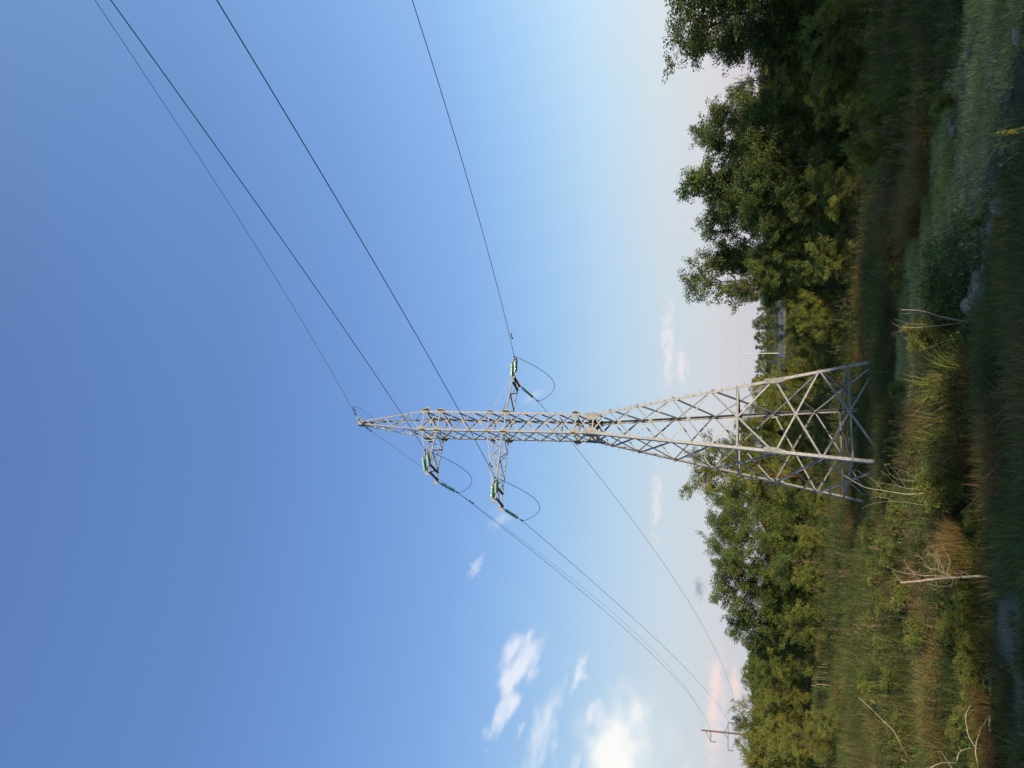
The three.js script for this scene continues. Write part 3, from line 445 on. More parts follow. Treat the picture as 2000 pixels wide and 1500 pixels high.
tree('shrub', 3, 1560, 1300, 67.9, 0.8, 'green shrub behind the stakes, joined to the dark trees', { name: 'leafy_shrub', category: 'shrub' });
// seen through the pylon
tree('maple', 2, 1405, 880, 86.6, 0.62, 'tree seen through the pylon, highest of those inside its legs');
tree('maple', 1, 1432, 838, 88.9, 0.7, 'tree seen through the pylon between its horizontal struts');
tree('willow', 3, 1452, 795, 86.6, 0.8, 'willow filling the middle of the pylon base');
tree('willow', 1, 1470, 755, 91.3, 0.8, 'willow at the pylon leg with the step bolts');
tree('shrub', 2, 1520, 860, 70.2, 0.9, 'shrub between the pylon legs, under the trees', { name: 'leafy_shrub', category: 'shrub' });
tree('shrub', 1, 1540, 800, 67.9, 0.9, 'green shrub low between the pylon legs', { name: 'leafy_shrub', category: 'shrub' });
tree('shrub', 3, 1556, 725, 53, 0.8, 'yellow green shrub next to the stepped pylon leg', { name: 'leafy_shrub', category: 'shrub' });
tree('shrub', 2, 1497, 722, 53, 0.62, 'bushy shrub hiding the road beside the street lamp', { name: 'leafy_shrub', category: 'shrub' });
tree('shrub', 1, 1514, 655, 52, 0.5, 'shrub with a forked top standing before the road', { name: 'leafy_shrub', category: 'shrub' });
tree('shrub', 3, 1505, 602, 50, 0.6, 'bright leafed shrub reaching over the road edge', { name: 'leafy_shrub', category: 'shrub' });
tree('shrub', 2, 1556, 640, 49, 0.7, 'low bright shrub below the view of the road', { name: 'leafy_shrub', category: 'shrub' });
// the tall thicket on the track side
tree('alderB', 1, 1352, 540, 53, 0.78, 'tall alder at the thicket edge beside the gap with the road');
tree('alder', 2, 1425, 568, 52, 0.6, 'lower dark alder leaning out of the thicket into the gap');
tree('alder', 3, 1400, 498, 54, 0.7, 'alder filling the space behind the tall alder of the thicket edge');
tree('alderB', 2, 1368, 452, 52, 0.72, 'slim alder with an open crown between two fuller alders', { keep: 0.85 });
tree('alder', 3, 1405, 400, 54, 0.75, 'rounded alder in the dip before the tallest pointed alder');
tree('alder', 1, 1332, 345, 50, 0.85, 'tallest pointed alder in the middle of the thicket');
tree('alderB', 3, 1378, 292, 52, 0.95, 'alder with a rounded shoulder beside the tallest pointed alder');
tree('alder', 3, 1388, 232, 54, 0.85, 'alder sloping down towards the bare dead stems');
tree('alder', 2, 1440, 185, 58, 0.9, 'low alder behind the bare dead stems');
tree('alderB', 1, 1322, 45, 46, 1.15, 'big spreading alder with a forked spire beyond the bare stems');
tree('alder', 1, 1345, -25, 45, 1.0, 'heavy dark alder at the end of the thicket');
tree('alder', 3, 1405, 98, 47, 0.9, 'low dark alder below the forked spire');
tree('alder', 1, 1392, 520, 56, 0.72, 'alder closing the notch next to the thicket edge');
tree('alder', 2, 1398, 425, 56, 0.75, 'alder closing the notch behind the open crown');
tree('alderB', 3, 1378, 375, 56, 0.7, 'alder closing the notch before the tallest pointed alder');
tree('alder', 2, 1375, 265, 57, 0.8, 'alder rising behind the rounded shoulder of the thicket');
tree('alder', 3, 1352, 75, 50, 0.85, 'alder filling the fork of the big spreading alder');
tree('maple', 2, 1455, 510, 49, 0.75, 'dense dark tree low in the thicket near the gap');
tree('maple', 3, 1448, 425, 48, 0.85, 'dense tree low in the thicket under the open crowns');
tree('maple', 1, 1430, 330, 47, 0.85, 'dense tree low in the thicket under the pointed alder');
tree('maple', 2, 1440, 250, 48, 0.9, 'dense olive tree low in the thicket by the dead stems');
tree('maple', 3, 1480, 140, 46, 0.95, 'olive tree low in the thicket past the dead stems');
tree('maple', 1, 1470, 60, 46, 0.9, 'green tree low in the thicket under the forked spire');
tree('shrub', 1, 1570, 60, 41, 0.9, 'sunlit brownish shrub at the thicket foot', { name: 'leafy_shrub', category: 'shrub' });
tree('shrub', 3, 1565, 175, 42, 1.0, 'dark shrub in the deep shade of the thicket', { name: 'leafy_shrub', category: 'shrub' });
tree('shrub', 2, 1570, 380, 43, 1.0, 'dark shrub at the thicket foot under the pointed alder', { name: 'leafy_shrub', category: 'shrub' });
tree('shrub', 1, 1575, 500, 44, 0.9, 'dark shrub at the thicket foot close to the gap', { name: 'leafy_shrub', category: 'shrub' });
// shrubs standing in the rough grass
tree('shrub', 2, 1628, 232, 30, 0.62, 'large cool green shrub behind the rough grass above the track', { name: 'leafy_shrub', category: 'shrub' });
tree('shrub', 3, 1632, 300, 31, 0.6, 'green shrub leaning on the large cool green shrub', { name: 'leafy_shrub', category: 'shrub' });
tree('shrub', 1, 1690, 500, 36, 0.9, 'low green shrub in the rough grass below the gap', { name: 'leafy_shrub', category: 'shrub' });
tree('shrub', 3, 1740, 555, 31, 0.7, 'knee high green shrub beside the end of the track', { name: 'leafy_shrub', category: 'shrub' });
tree('shrub', 2, 1722, 800, 33, 0.9, 'low green shrub in the meadow just before the pylon', { name: 'leafy_shrub', category: 'shrub' });
tree('shrub', 1, 1712, 480, 33, 0.7, 'small dark shrub in rough grass near the track bend', { name: 'leafy_shrub', category: 'shrub' });
// the wood beyond the road: its trees differ only by their place
{ const r = rng(77); for (let i = 0; i < 30; i++) { const py = 775 - i * 9.5 + (r() - 0.5) * 6, D = 182 + r() * 45, px = 1466 + r() * 16 + (i % 3) * 5; const k = ['maple', 'willow', 'maple', 'alder', 'spruce', 'maple'][Math.floor(r() * 6)]; tree(k, 1 + Math.floor(r() * 3), px, py, D, 0.8, 'tree in the distant wood beyond the road', { group: 'wood beyond the road', keep: 0.9 }); }
  for (let i = 0; i < 9; i++) { const py = 1290 + i * 26; tree('maple', 1 + i % 3, 1462 + r() * 10, py, 120 + r() * 12, 0.9, 'tree in the distant belt behind the willows and the brown pole', { group: 'belt behind the willows', keep: 0.5, shape: coarse }); } }
{ const r = rng(91); for (let i = 0; i < 54; i++) { const py = 1500 - i * 28 + (r() - 0.5) * 20, D = 98 + r() * 28; if (py < 745 && py > 560) continue; tree('shrub', 1 + i % 3, 1484 + r() * 26, py, D, 1.1, 'low tree in the hedge belt behind the meadow trees', { group: 'hedge belt behind the meadow', keep: 0.5, shape: coarse }); } }
// trees on the bank behind the photographer; their shade lies over the track and the meadow
{ const r = rng(31); const sx = Math.sin(SUN_AZ), sz = Math.cos(SUN_AZ);
  for (const [c, s, top, k, w] of [[-3, 20, 10, 'maple', 1.4], [1, 21, 9.8, 'maple', 1.4], [5, 19, 10.3, 'maple', 1.4], [9, 21, 10.3, 'maple', 1.4], [13, 20, 10.2, 'maple', 1.4], [17, 21, 10.3, 'maple', 1.3], [20.5, 20, 13, 'maple', 1.0], [24, 21, 15.2, 'maple', 0.9], [28, 20, 14.4, 'maple', 0.9], [33, 21, 11.5, 'ash', 1.0], [37.5, 20, 15, 'maple', 0.85], [42, 21, 17, 'maple', 0.9], [46.5, 20, 15.5, 'ash', 0.9], [50.5, 21, 17, 'maple', 0.9]]) { const x = s * sx + c * sz, z = s * sz - c * sx, y = ground(x, z); plantTree('broadleaf_tree', k, 1 + Math.floor(r() * 3), V(x, y, z), top - y, w, 'tree on the bank behind the viewer, shading the track', 'tree', 'trees shading the track'); } }

const clear = [];                                                      // where stones lie no grass grows
// ------------------------------------------------------------------ stones
{ const stoneMat = new THREE.MeshStandardMaterial({ map: texture(256, (u, v) => { const n = tile(u, v, 16, 5, 7), m = tile(u, v, 4, 3, 2), s = tile(u, v, 60, 2, 5); const k = 0.33 + 0.28 * n + 0.1 * (s - 0.5); return [k * (1.06 + 0.1 * m), k, k * (0.93 - 0.06 * m)]; }), bumpMap: texture(256, (u, v) => { const n = tile(u, v, 20, 5, 9); return [n, n, n]; }, false), bumpScale: 0.05, roughness: 0.95 });
  const stoneMats = [rgb(1, 1, 1), rgb(0.62, 0.58, 0.52), rgb(0.8, 0.76, 0.7)].map((c) => { const m = stoneMat.clone(); m.color = c; return m; });
  const shapes = [1, 2, 3, 4].map((s) => { const g = new THREE.IcosahedronGeometry(1, 3), p = g.attributes.position, uv = []; for (let i = 0; i < p.count; i++) { const v = V(p.getX(i), p.getY(i), p.getZ(i)), n = fbm(v.x * 1.1 + s * 9 + v.z, v.y * 1.1 + v.z * 1.3 + s * 5, 3) - 0.5, c = Math.max(Math.abs(v.x), Math.abs(v.y), Math.abs(v.z)); v.multiplyScalar((1 + 0.55 * n) * lerp(1, 0.8 / c, 0.35)); p.setXYZ(i, v.x, v.y * 0.7, v.z); uv.push(v.x * 0.4 + v.z * 0.23, v.y * 0.4 + v.z * 0.3); } g.setAttribute('uv', new THREE.Float32BufferAttribute(uv, 2)); g.computeVertexNormals(); return g; });
  const r = rng(19); let n = 0;
  const stone = (px, py, size, label, group) => { const sz = size * (group && size > 0.11 ? 0.95 : 0.75); const p = onGround(px, py), m = part(numbered('stone'), shapes[n++ % 4], stoneMats[n % 3], scene); m.position.set(p.x, p.y + sz * 0.22, p.z); m.rotation.set((r() - 0.5) * 0.5, r() * 6.28, (r() - 0.5) * 0.5); m.scale.set(sz * (0.85 + 0.4 * r()), sz * (0.75 + 0.3 * r()), sz * (0.85 + 0.4 * r())); tag(m, label, 'stone', group); clear.push([p.x, p.z, sz + (group ? 0.22 : 0.3)]); };
  stone(1902, 101, 0.2, 'flat topped pale boulder alone on the far edge of the track'); stone(1862, 240, 0.2, 'larger of two pale boulders leaning together on the track edge'); stone(1866, 256, 0.21, 'rounded boulder of the pair leaning together on the track edge'); stone(1867, 208, 0.1, 'small pale stone beside the pair of leaning boulders');
  for (const [x, y, s] of [[1964, 386, 0.13], [1954, 402, 0.18], [1948, 420, 0.11], [1944, 442, 0.2], [1932, 452, 0.09], [1931, 492, 0.19], [1938, 506, 0.11], [1926, 524, 0.16], [1930, 546, 0.13], [1914, 548, 0.24], [1922, 566, 0.26], [1904, 570, 0.2], [1912, 590, 0.28], [1898, 598, 0.22]]) stone(x, y, s, 'grey rock in the rubble line at the stream end of the track', 'rubble line of the track');
  for (const [x, y, s] of [[1976, 186, 0.1], [1970, 192, 0.09], [1996, 68, 0.15], [1984, 78, 0.08], [1971, 80, 0.06], [1930, 160, 0.06], [1925, 176, 0.05], [1941, 42, 0.06], [1916, 174, 0.05], [1940, 262, 0.05], [1908, 450, 0.06], [1806, 402, 0.1], [1806, 452, 0.12], [1868, 427, 0.05], [1880, 515, 0.06], [1933, 126, 0.05], [1946, 20, 0.05], [1955, 110, 0.05], [1960, 150, 0.05], [1905, 220, 0.05], [1890, 300, 0.05], [1915, 330, 0.05], [1840, 470, 0.06]]) stone(x, y, s, 'small pale stone bedded in the short turf', 'small stones in the turf');
}
// ------------------------------------------------------------------ grass
function tuft(seed, n, h, w, spread, bend) {
  const r = rng(seed), pos = [], uv = [], col = [];
  for (let i = 0; i < n; i++) {
    const tone = 0.6 + 0.8 * r(), dry = r() * r(), a = r() * 6.283, o = V(Math.cos(a), 0, Math.sin(a)).multiplyScalar(spread * Math.sqrt(r()) * 0.5), dir = V(Math.cos(a + (r() - 0.5) * 2), 0, Math.sin(a + (r() - 0.5) * 2)), hh = h * (0.55 + 0.6 * r()), bd = bend * (0.25 + r()), side = V(-dir.z, 0, dir.x).applyAxisAngle(V(0, 1, 0), (r() - 0.5) * 2.4), ww = w * (0.7 + 0.6 * r());
    const at = (t) => o.clone().addScaledVector(dir, hh * bd * t * t).add(V(0, hh * (t - 0.35 * bd * t * t), 0)), P = [0, 0.4, 0.75, 1].map(at);
    const L = [0, 1, 2].map((k) => P[k].clone().addScaledVector(side, -ww * [1, 0.9, 0.6][k])), R = [0, 1, 2].map((k) => P[k].clone().addScaledVector(side, ww * [1, 0.9, 0.6][k]));
    const put = (p, u, v) => { pos.push(p.x, p.y, p.z); uv.push(u, v); col.push(tone * (1 + 0.5 * dry), tone * (1 + 0.15 * dry), tone); };
    for (let k = 0; k < 2; k++) { put(L[k], 0, k); put(R[k], 1, k); put(R[k + 1], 1, k + 1); put(L[k], 0, k); put(R[k + 1], 1, k + 1); put(L[k + 1], 0, k + 1); } put(L[2], 0, 2); put(R[2], 1, 2); put(P[3], 0.5, 3);
  }
  const g = flat(pos, uv); g.setAttribute('color', new THREE.Float32BufferAttribute(col, 3)); return g;
}
const BROWN = [0.15, 0.095, 0.034], STRAW = [0.22, 0.155, 0.06], MOSS = [0.085, 0.092, 0.024], LUSH = [0.055, 0.095, 0.024];
const mixc = (a, b, t) => [lerp(a[0], b[0], t), lerp(a[1], b[1], t), lerp(a[2], b[2], t)];
function inView(x, z, m) { const d = -z; return d > 4 && Math.abs(x) < d * 0.53 + m; }
function sow(name, label, variants, spots, category) {
  const lists = variants.map(() => []); spots((p, s, c, r, tilt = 0.35) => { const k = Math.floor(r() * variants.length); lists[k].push([place(p, r, s, tilt), rgb(...c)]); });
  lists.forEach((l, k) => { if (l.length) tag(copies(numbered(name), variants[k], grassMat, l, scene), label, category ?? 'grass', null, 'stuff'); });
}
const onTrack = (x, z) => x > -12 && x < 22 && z < 0 && z > -40 ? toLine(trackLine, x, z)[0] : 99, onStream = (x, z) => x < 8 && z < -8 && z > -32 ? toLine(streamLine, x, z)[0] : 99;
sow('meadow_grass', 'long rough green and brown grass covering the wet meadow', [tuft(1, 110, 0.62, 0.008, 1.3, 0.7), tuft(2, 100, 0.75, 0.009, 1.3, 0.6), tuft(3, 120, 0.5, 0.008, 1.3, 0.9), tuft(4, 110, 0.66, 0.007, 1.4, 0.8), tuft(7, 90, 0.6, 0.011, 1.3, 1.3)], (put) => {
  const r = rng(404);
  for (let i = 0; i < 58000; i++) {
    const d = 9 + Math.pow(r(), 0.75) * 78, x = (r() * 2 - 1) * (d * 0.56 + 4), z = -d; if (r() > Math.min(1, 26 / d)) continue;
    const td = onTrack(x, z); if (td < 2.0 + 0.5 * noise(x * 1.5, z * 1.5)) continue; const sd = onStream(x, z), lim = 0.75 + 0.35 * noise(x * 2, z * 2 + 4) + 0.3 * sstep(-2, -7, x); if (sd < lim * 0.45 || (sd < lim && (noise(x * 1.3 + 9, z * 1.3) < 0.5 || r() < 0.35))) continue;
    const y = Math.max(-0.36, ground(x, z)); if ( clear.some(([a, b, c]) => Math.abs(x - a) < c + 0.35 && Math.abs(z - b) < c + 0.35)) continue;
    const p = fbm(x * 0.16 + 9, z * 0.22, 3), q = fbm(x * 0.6, z * 0.6 + 50, 3), k = sstep(0.52, 0.68, p * 0.6 + q * 0.4); if (q < 0.3 && r() < 0.6) continue;
    let c = mixc(mixc(LUSH, MOSS, r()), mixc(BROWN, STRAW, r() * 0.6), k * (0.55 + 0.45 * r())); const b = 0.7 + 0.6 * r(); c = c.map((v) => v * b);
    put(V(x, y - 0.02, z), (d > 30 ? 1.05 : 0.85) * (0.6 + 0.55 * r()) * (0.75 + 0.6 * q) * (td < 3.2 ? 0.6 : 1) * lerp(0.55, 1, sstep(4, 7, Math.hypot(x - PX, z - PZ))) * (d < 14 ? 0.8 : 1) * (x < -3.5 && d < 18 ? 0.5 : 1) * (x > -3.5 && x < 1.5 && d > 13 && d < 20.5 ? 1.12 : onStream(x, z) < 2.6 ? 0.6 : 1), c, r);
  }
});
sow('far_grass', 'rough grass on the far meadow behind the trees', [tuft(8, 60, 0.9, 0.02, 2.2, 0.7)], (put) => {
  const r = rng(406); for (let i = 0; i < 9000; i++) { const d = 84 + r() * 62, x = (r() * 2 - 1) * (d * 0.53 + 3), b = 0.7 + 0.6 * r(), k = r(); put(V(x, ground(x, -d) - 0.02, -d), 0.9 + 0.6 * r(), mixc(LUSH, BROWN, k * 0.7).map((v) => v * b), r); }
});
sow('lawn_grass', 'short grey green turf on the track', [tuft(5, 70, 0.1, 0.004, 0.7, 0.9), tuft(6, 80, 0.07, 0.004, 0.7, 1.2)], (put) => {
  const r = rng(405);
  for (let i = 0; i < 14000; i++) { const x = -6 + r() * 22, z = -8 - r() * 28, td = onTrack(x, z); if (td > 2.7 || !inView(x, z, 2)) continue; const n = fbm(x * 1.3, z * 1.3, 3); if (n < 0.36 && r() < 0.7) continue; const k = 0.6 + 0.7 * r(), w = sstep(0.5, 0.7, n); put(V(x, ground(x, z) - 0.01, z), 0.6 + 0.8 * r() + 0.5 * w, [lerp(0.32, 0.2, w) * k, lerp(0.325, 0.22, w) * k, lerp(0.13, 0.055, w) * k], r); }
});
// ------------------------------------------------------------------ things in the foreground
// tussocks: domes of fine arching blades
const tussocks = [1, 2, 3].map((s) => tuft(40 + s, 900, 0.95, 0.0055, 1.1, 0.85)), reeds = [1, 2, 3, 4].map((s) => tuft(60 + s, 64, 1.55, 0.017, 0.7, 0.85));
function weed(seed, h) { // an upright stalk with leaves and a plume
  const r = rng(seed + 300), pos = [], uv = [], col = [], put = (p, t) => { pos.push(p.x, p.y, p.z); uv.push(0, 0); col.push(t, t, t); };
  for (let s = 0; s < 4; s++) { const o = V((r() - 0.5) * 0.4, 0, (r() - 0.5) * 0.4), top = o.clone().add(V((r() - 0.5) * 0.3, h * (0.7 + 0.5 * r()), (r() - 0.5) * 0.3)), t = 0.75 + 0.5 * r(); for (const w of [V(0.008, 0, 0), V(0, 0, 0.008)]) { put(o.clone().sub(w), t); put(o.clone().add(w), t); put(top, t); }
    for (let k = 0; k < 11; k++) { const u = 0.15 + 0.8 * r(), c = o.clone().lerp(top, u), a = r() * 6.283, l = 0.16 * (1.2 - u), d = V(Math.cos(a), 0.35, Math.sin(a)), q = V(-Math.sin(a), 0, Math.cos(a)).multiplyScalar(l * 0.2), m = c.clone().addScaledVector(d, l * 0.5), e = c.clone().addScaledVector(d, l).add(V(0, -l * 0.4, 0)), tt = t * (0.8 + 0.4 * r()); put(c, tt); put(m.clone().sub(q), tt); put(e, tt); put(c, tt); put(e, tt); put(m.clone().add(q), tt); }
    for (let k = 0; k < 14; k++) { const c = o.clone().lerp(top, 0.86 + 0.16 * r()), d = V((r() - 0.5) * 0.07, r() * 0.05, (r() - 0.5) * 0.07); put(c, t * 1.15); put(c.clone().add(d).add(V(0.008, 0, 0)), t * 1.15); put(c.clone().add(d).add(V(-0.004, 0.012, 0.006)), t * 1.15); } }
  const g = flat(pos, uv); g.setAttribute('color', new THREE.Float32BufferAttribute(col, 3)); return g;
}
function clumpThing(name, shapes, i, px, py, h, wide, color, label, category, group) {
  const p = onGround(px, py), m = new THREE.MeshPhysicalMaterial({ color: rgb(...color), roughness: 1, transmission: 0.22, thickness: 0, vertexColors: true, side: THREE.DoubleSide, specularIntensity: 0.35 });
  const g = thing(name, label, category, [p.x, p.y - 0.03, p.z], i * 2.1, group); g.scale.set(wide, h, wide); const b = part('blades', shapes[i % shapes.length], m, g); b.userData.kind = 'stuff'; return g;
}
const GOLD = [0.225, 0.17, 0.058], RUST = [0.17, 0.115, 0.042], KHAKI = [0.16, 0.135, 0.04];
[[1868, 1290, 1.1, 1.1, GOLD], [1858, 1335, 1.15, 1.15, GOLD], [1862, 1385, 1.2, 1.2, KHAKI], [1866, 1435, 1.15, 1.2, KHAKI], [1872, 1480, 1.1, 1.1, KHAKI], [1868, 1260, 0.9, 0.9, KHAKI]].forEach(([x, y, h, w, c], i) => clumpThing('grass_tussock', tussocks, i, x, y, h, w, c, 'golden grass tussock in the big mound above the stream', 'grass', 'golden tussock mound'));
[[1880, 1060, 1.0, 0.9, GOLD], [1890, 1095, 0.8, 0.8, GOLD], [1868, 1035, 0.95, 0.8, RUST]].forEach(([x, y, h, w, c], i) => clumpThing('grass_tussock', tussocks, i + 1, x, y, h, w, c, 'brown gold tussock between the dead snag and the stemmed bush', 'grass', 'tussocks beside the snag'));
[[1830, 680, 0.8, 0.8, RUST], [1842, 720, 0.7, 0.8, RUST], [1915, 725, 0.7, 0.8, RUST], [1915, 760, 0.8, 0.9, RUST], [1900, 890, 0.8, 0.8, RUST], [1902, 925, 0.75, 0.8, RUST]].forEach(([x, y, h, w, c], i) => clumpThing('grass_tussock', tussocks, i, x, y, h, w, c, 'rusty brown tussock at the edge of the reed bed', 'grass', 'rusty tussocks round the reeds'));
[[1930, 1375, 0.7, 0.6, RUST], [1950, 1470, 0.7, 0.7, RUST], [1740, 1440, 0.9, 1.2, RUST], [1735, 1490, 0.9, 1.2, RUST]].forEach(([x, y, h, w, c], i) => clumpThing('grass_tussock', tussocks, i, x, y, h, w, c, 'rusty tussock beside the fallen branches', 'grass', 'rusty tussocks by the fallen branches'));
[[1815, 75, 1.0, 1.2, KHAKI], [1845, 40, 0.9, 1.1, KHAKI], [1835, 150, 1.0, 1.2, RUST], [1825, 270, 1.0, 1.2, RUST], [1815, 340, 1.0, 1.2, KHAKI], [1795, 420, 1.0, 1.2, RUST], [1760, 330, 1.0, 1.4, KHAKI], [1770, 220, 1.0, 1.4, RUST], [1755, 430, 1.0, 1.4, RUST]].forEach(([x, y, h, w, c], i) => clumpThing('grass_tussock', tussocks, i, x, y, h, w, c, 'dull brown tussock in shade beyond the track', 'grass', 'shaded tussocks beyond the track'));
[[1706, 705], [1712, 716], [1722, 905], [1726, 918], [1702, 985], [1706, 975], [1690, 800], [1715, 760], [1722, 850], [1716, 945]].forEach(([x, y], i) => clumpThing('grass_tussock', tussocks, i, x, y, 0.42, 0.8, KHAKI, 'low grass tussock growing round the pylon feet', 'grass', 'tussocks at the pylon feet'));
sow('tall_weed', 'tall leafy weeds and dry stalks standing in the meadow', [weed(1, 0.9), weed(2, 1.1), weed(3, 0.8)], (put) => {
  const r = rng(66); for (let i = 0; i < 7600; i++) { const d = 20 + Math.pow(r(), 0.8) * 52, x = (r() * 2 - 1) * d * 0.52, z = -d; if (onTrack(x, z) < 2.6 || onStream(x, z) < 2.2 || Math.hypot(x - PX, z - PZ - 2) < 7) continue; const n = fbm(x * 0.3 + 40, z * 0.3, 3); if (n < 0.45) continue; const b = 0.7 + 0.6 * r(), dry = r() < 0.3; put(V(x, ground(x, z), z), 0.75 + 0.65 * r(), dry ? [0.17 * b, 0.125 * b, 0.06 * b] : [0.085 * b, 0.125 * b, 0.03 * b], r, 0.4); }
}, 'weeds');
{ const r = rng(8); for (let i = 0; i < 26; i++) { const y = 728 + (i % 9) * 28 + (r() - 0.5) * 22, x = 1868 + (Math.floor(i / 9)) * 20 + (r() - 0.5) * 16; clumpThing('reed_clump', reeds, i, x, y, 0.6 + 0.45 * r(), 0.6 + 0.35 * r(), [[0.10, 0.14, 0.03], [0.15, 0.165, 0.035], [0.06, 0.10, 0.028], [0.13, 0.11, 0.035]][i % 4], 'clump of long green sedge leaves on the stream bank', 'reeds', 'sedge bed on the stream bank'); } }
// leafy bushes of the stream bank
function bush(variant, px0, py, pxTop, wide, label, leaf = 0) { const b = onGround(px0, py), t = far(pxTop, py, Math.hypot(b.x, b.z)); return plantTree('leafy_bush', 'bush', variant, b, Math.max(0.3, t.y - b.y), wide, label, 'bush', null, 1, barkMat, fine[leaf]); }
bush(1, 1905, 962, 1782, 0.8, 'sunlit yellow green bush with bare stems sticking out of it');
bush(2, 1862, 655, 1772, 0.9, 'small bush below the pale dead branches');
bush(3, 1938, 1018, 1884, 1.1, 'broad leaved green bush at the water edge', 1);
bush(1, 1862, 1244, 1764, 0.7, 'pale leaved bush at the end of the golden mound', 1);
bush(2, 1745, 1362, 1684, 0.9, 'little bush where the leaning dead branch ends', 1);
bush(3, 1858, 1316, 1806, 0.9, 'small bush growing in front of the golden mound');
bush(1, 1908, 1200, 1862, 1.6, 'low lush bush on the bank next to the snag');
bush(2, 1915, 1310, 1868, 1.6, 'low lush bush under the golden mound');
bush(3, 1925, 1380, 1880, 1.3, 'low yellow green bush behind the fallen branches');
bush(1, 1872, 200, 1816, 1.0, 'green bush on the far edge of the track', 1);
bush(2, 1790, 170, 1735, 1.1, 'small dark bush in the shade beyond the track', 1);
bush(3, 1772, 760, 1738, 1.2, 'knee high bush behind the reed bed', 1);
bush(1, 1872, 770, 1800, 1.0, 'yellow green bush growing inside the sedge bed');
bush(3, 1895, 850, 1838, 1.1, 'dark green bush growing inside the sedge bed', 1);
[[1790, 1010, 1745], [1780, 1085, 1735], [1770, 1180, 1728], [1800, 1165, 1755], [1762, 1270, 1722], [1750, 1115, 1712], [1735, 1225, 1700], [1765, 955, 1728], [1730, 1040, 1698], [1725, 1320, 1690], [1790, 1430, 1750], [1775, 1330, 1738]].forEach(([x, y, t], i) => bush(1 + i % 3, x, y, t - 16, 1.3, 'leafy bush growing in the meadow between the pylon and the stream', i % 2).userData.group = 'bushes in the meadow');
[[1912, 1165, 1858], [1918, 1255, 1870], [1925, 1345, 1878], [1932, 1425, 1888], [1905, 1085, 1862], [1895, 1225, 1838], [1912, 1405, 1862], [1940, 1490, 1895], [1888, 1120, 1842], [1900, 1440, 1850]].forEach(([x, y, t], i) => bush(1 + i % 3, x, y, t, 1.25, 'leafy green bush in the growth along the stream edge', (i + 1) % 2).userData.group = 'bushes along the stream edge');
bush(2, 1925, 430, 1895, 1.2, 'dark weedy bush among the rocks of the track edge', 1);
// low broad leaved growth along the water
sow('ground_cover', 'low leafy weeds along the stream bank', [leafClump(31, 50, 0.07, 0.022, 0.26), leafClump(32, 46, 0.06, 0.02, 0.24)], (put) => {
  const r = rng(55); for (let i = 0; i < 5200; i++) { const x = -20 + r() * 24, z = -13 - r() * 15, sd = onStream(x, z); if (sd < 1.1 + 0.9 * sstep(-2, -7, x) || sd > 3.9 || !inView(x, z, 1) || z > lerp(-20, -17.5, sstep(-3, -9, x))) continue; const n = fbm(x * 0.5 + 3, z * 0.5, 3); if (n < 0.44) continue; const b = 0.6 + 0.7 * r(); put(V(x, ground(x, z) + 0.12 + 0.12 * r(), z), 0.7 + 0.6 * r(), [0.075 * b, 0.12 * b, 0.026 * b], r, 1); }
}, 'weeds');
sow('water_grass', 'thin grass standing in the shallow stream water', [tuft(81, 36, 0.5, 0.008, 0.5, 0.8), tuft(82, 30, 0.4, 0.009, 0.45, 1.0)], (put) => {
  const r = rng(58); for (let i = 0; i < 2600; i++) { const x = -17 + r() * 19, z = -14 - r() * 9, sd = onStream(x, z); if (sd > 1.5 || fbm(x * 0.9 + 12, z * 0.9, 3) < 0.55) continue; const b = 0.7 + 0.6 * r(), k = r(); put(V(x, -0.3, z), 0.5 + 0.6 * r(), mixc(LUSH, BROWN, k * 0.8).map((v) => v * b), r); }
});
// ------------------------------------------------------------------ dead wood: polylines of picture points, stood up at the base's distance
function deadWood(name, label, base, lines, r0, bowl = 0.25, mat = deadMat, category = 'dead wood') {
  const D = Math.hypot(base.x, base.z), rnd = rng(Math.round(base.x * 100) + 7), g = thing(name, label, category, base.toArray()), out = V(base.x, 0, base.z).normalize(), twigs = [];
  lines.forEach((ln, li) => { const [r1, ...pts] = ln; const off = li ? (rnd() - 0.5) * bowl : 0; const P = pts.map(([x, y], i) => far(x, y, D).sub(base).addScaledVector(out, li ? off * i / pts.length : 0)); const c = new THREE.CatmullRomCurve3(P).getPoints(pts.length * 5); c.forEach((q, i) => { if (i) q.add(V(rnd() - 0.5, rnd() - 0.5, rnd() - 0.5).multiplyScalar(r0 * 0.4)); }); if (li) for (let k = 0; k < 1 + c.length / 12; k++) { const q = c[2 + Math.floor(rnd() * (c.length - 3))], l = r0 * (2 + 4 * rnd()), e = V(rnd() - 0.5, rnd() * 0.9 - 0.15, rnd() - 0.5).normalize().multiplyScalar(l); twigs.push(tube([q, q.clone().addScaledVector(e, 0.5).add(V((rnd() - 0.5) * l * 0.2, 0, 0)), q.clone().add(e)], [r0 * 0.16, r0 * 0.12, r0 * 0.06], 4, false)); } part(li ? 'branch' : 'stem', tube(c, c.map((_, i) => (0.82 + 0.36 * rnd()) * r0 * (li ? 0.6 : 0.95) * r1 * lerp(1, li ? 0.15 : 0.55, i / c.length)), li ? 5 : 8), mat, g); });
  if (twigs.length) part('twigs', mergeGeometries(twigs), mat, g).userData.kind = 'stuff';
}
const Z = (ox, oy, k) => (pts) => pts.map(([x, y]) => [ox + x * k, oy + y * k]);
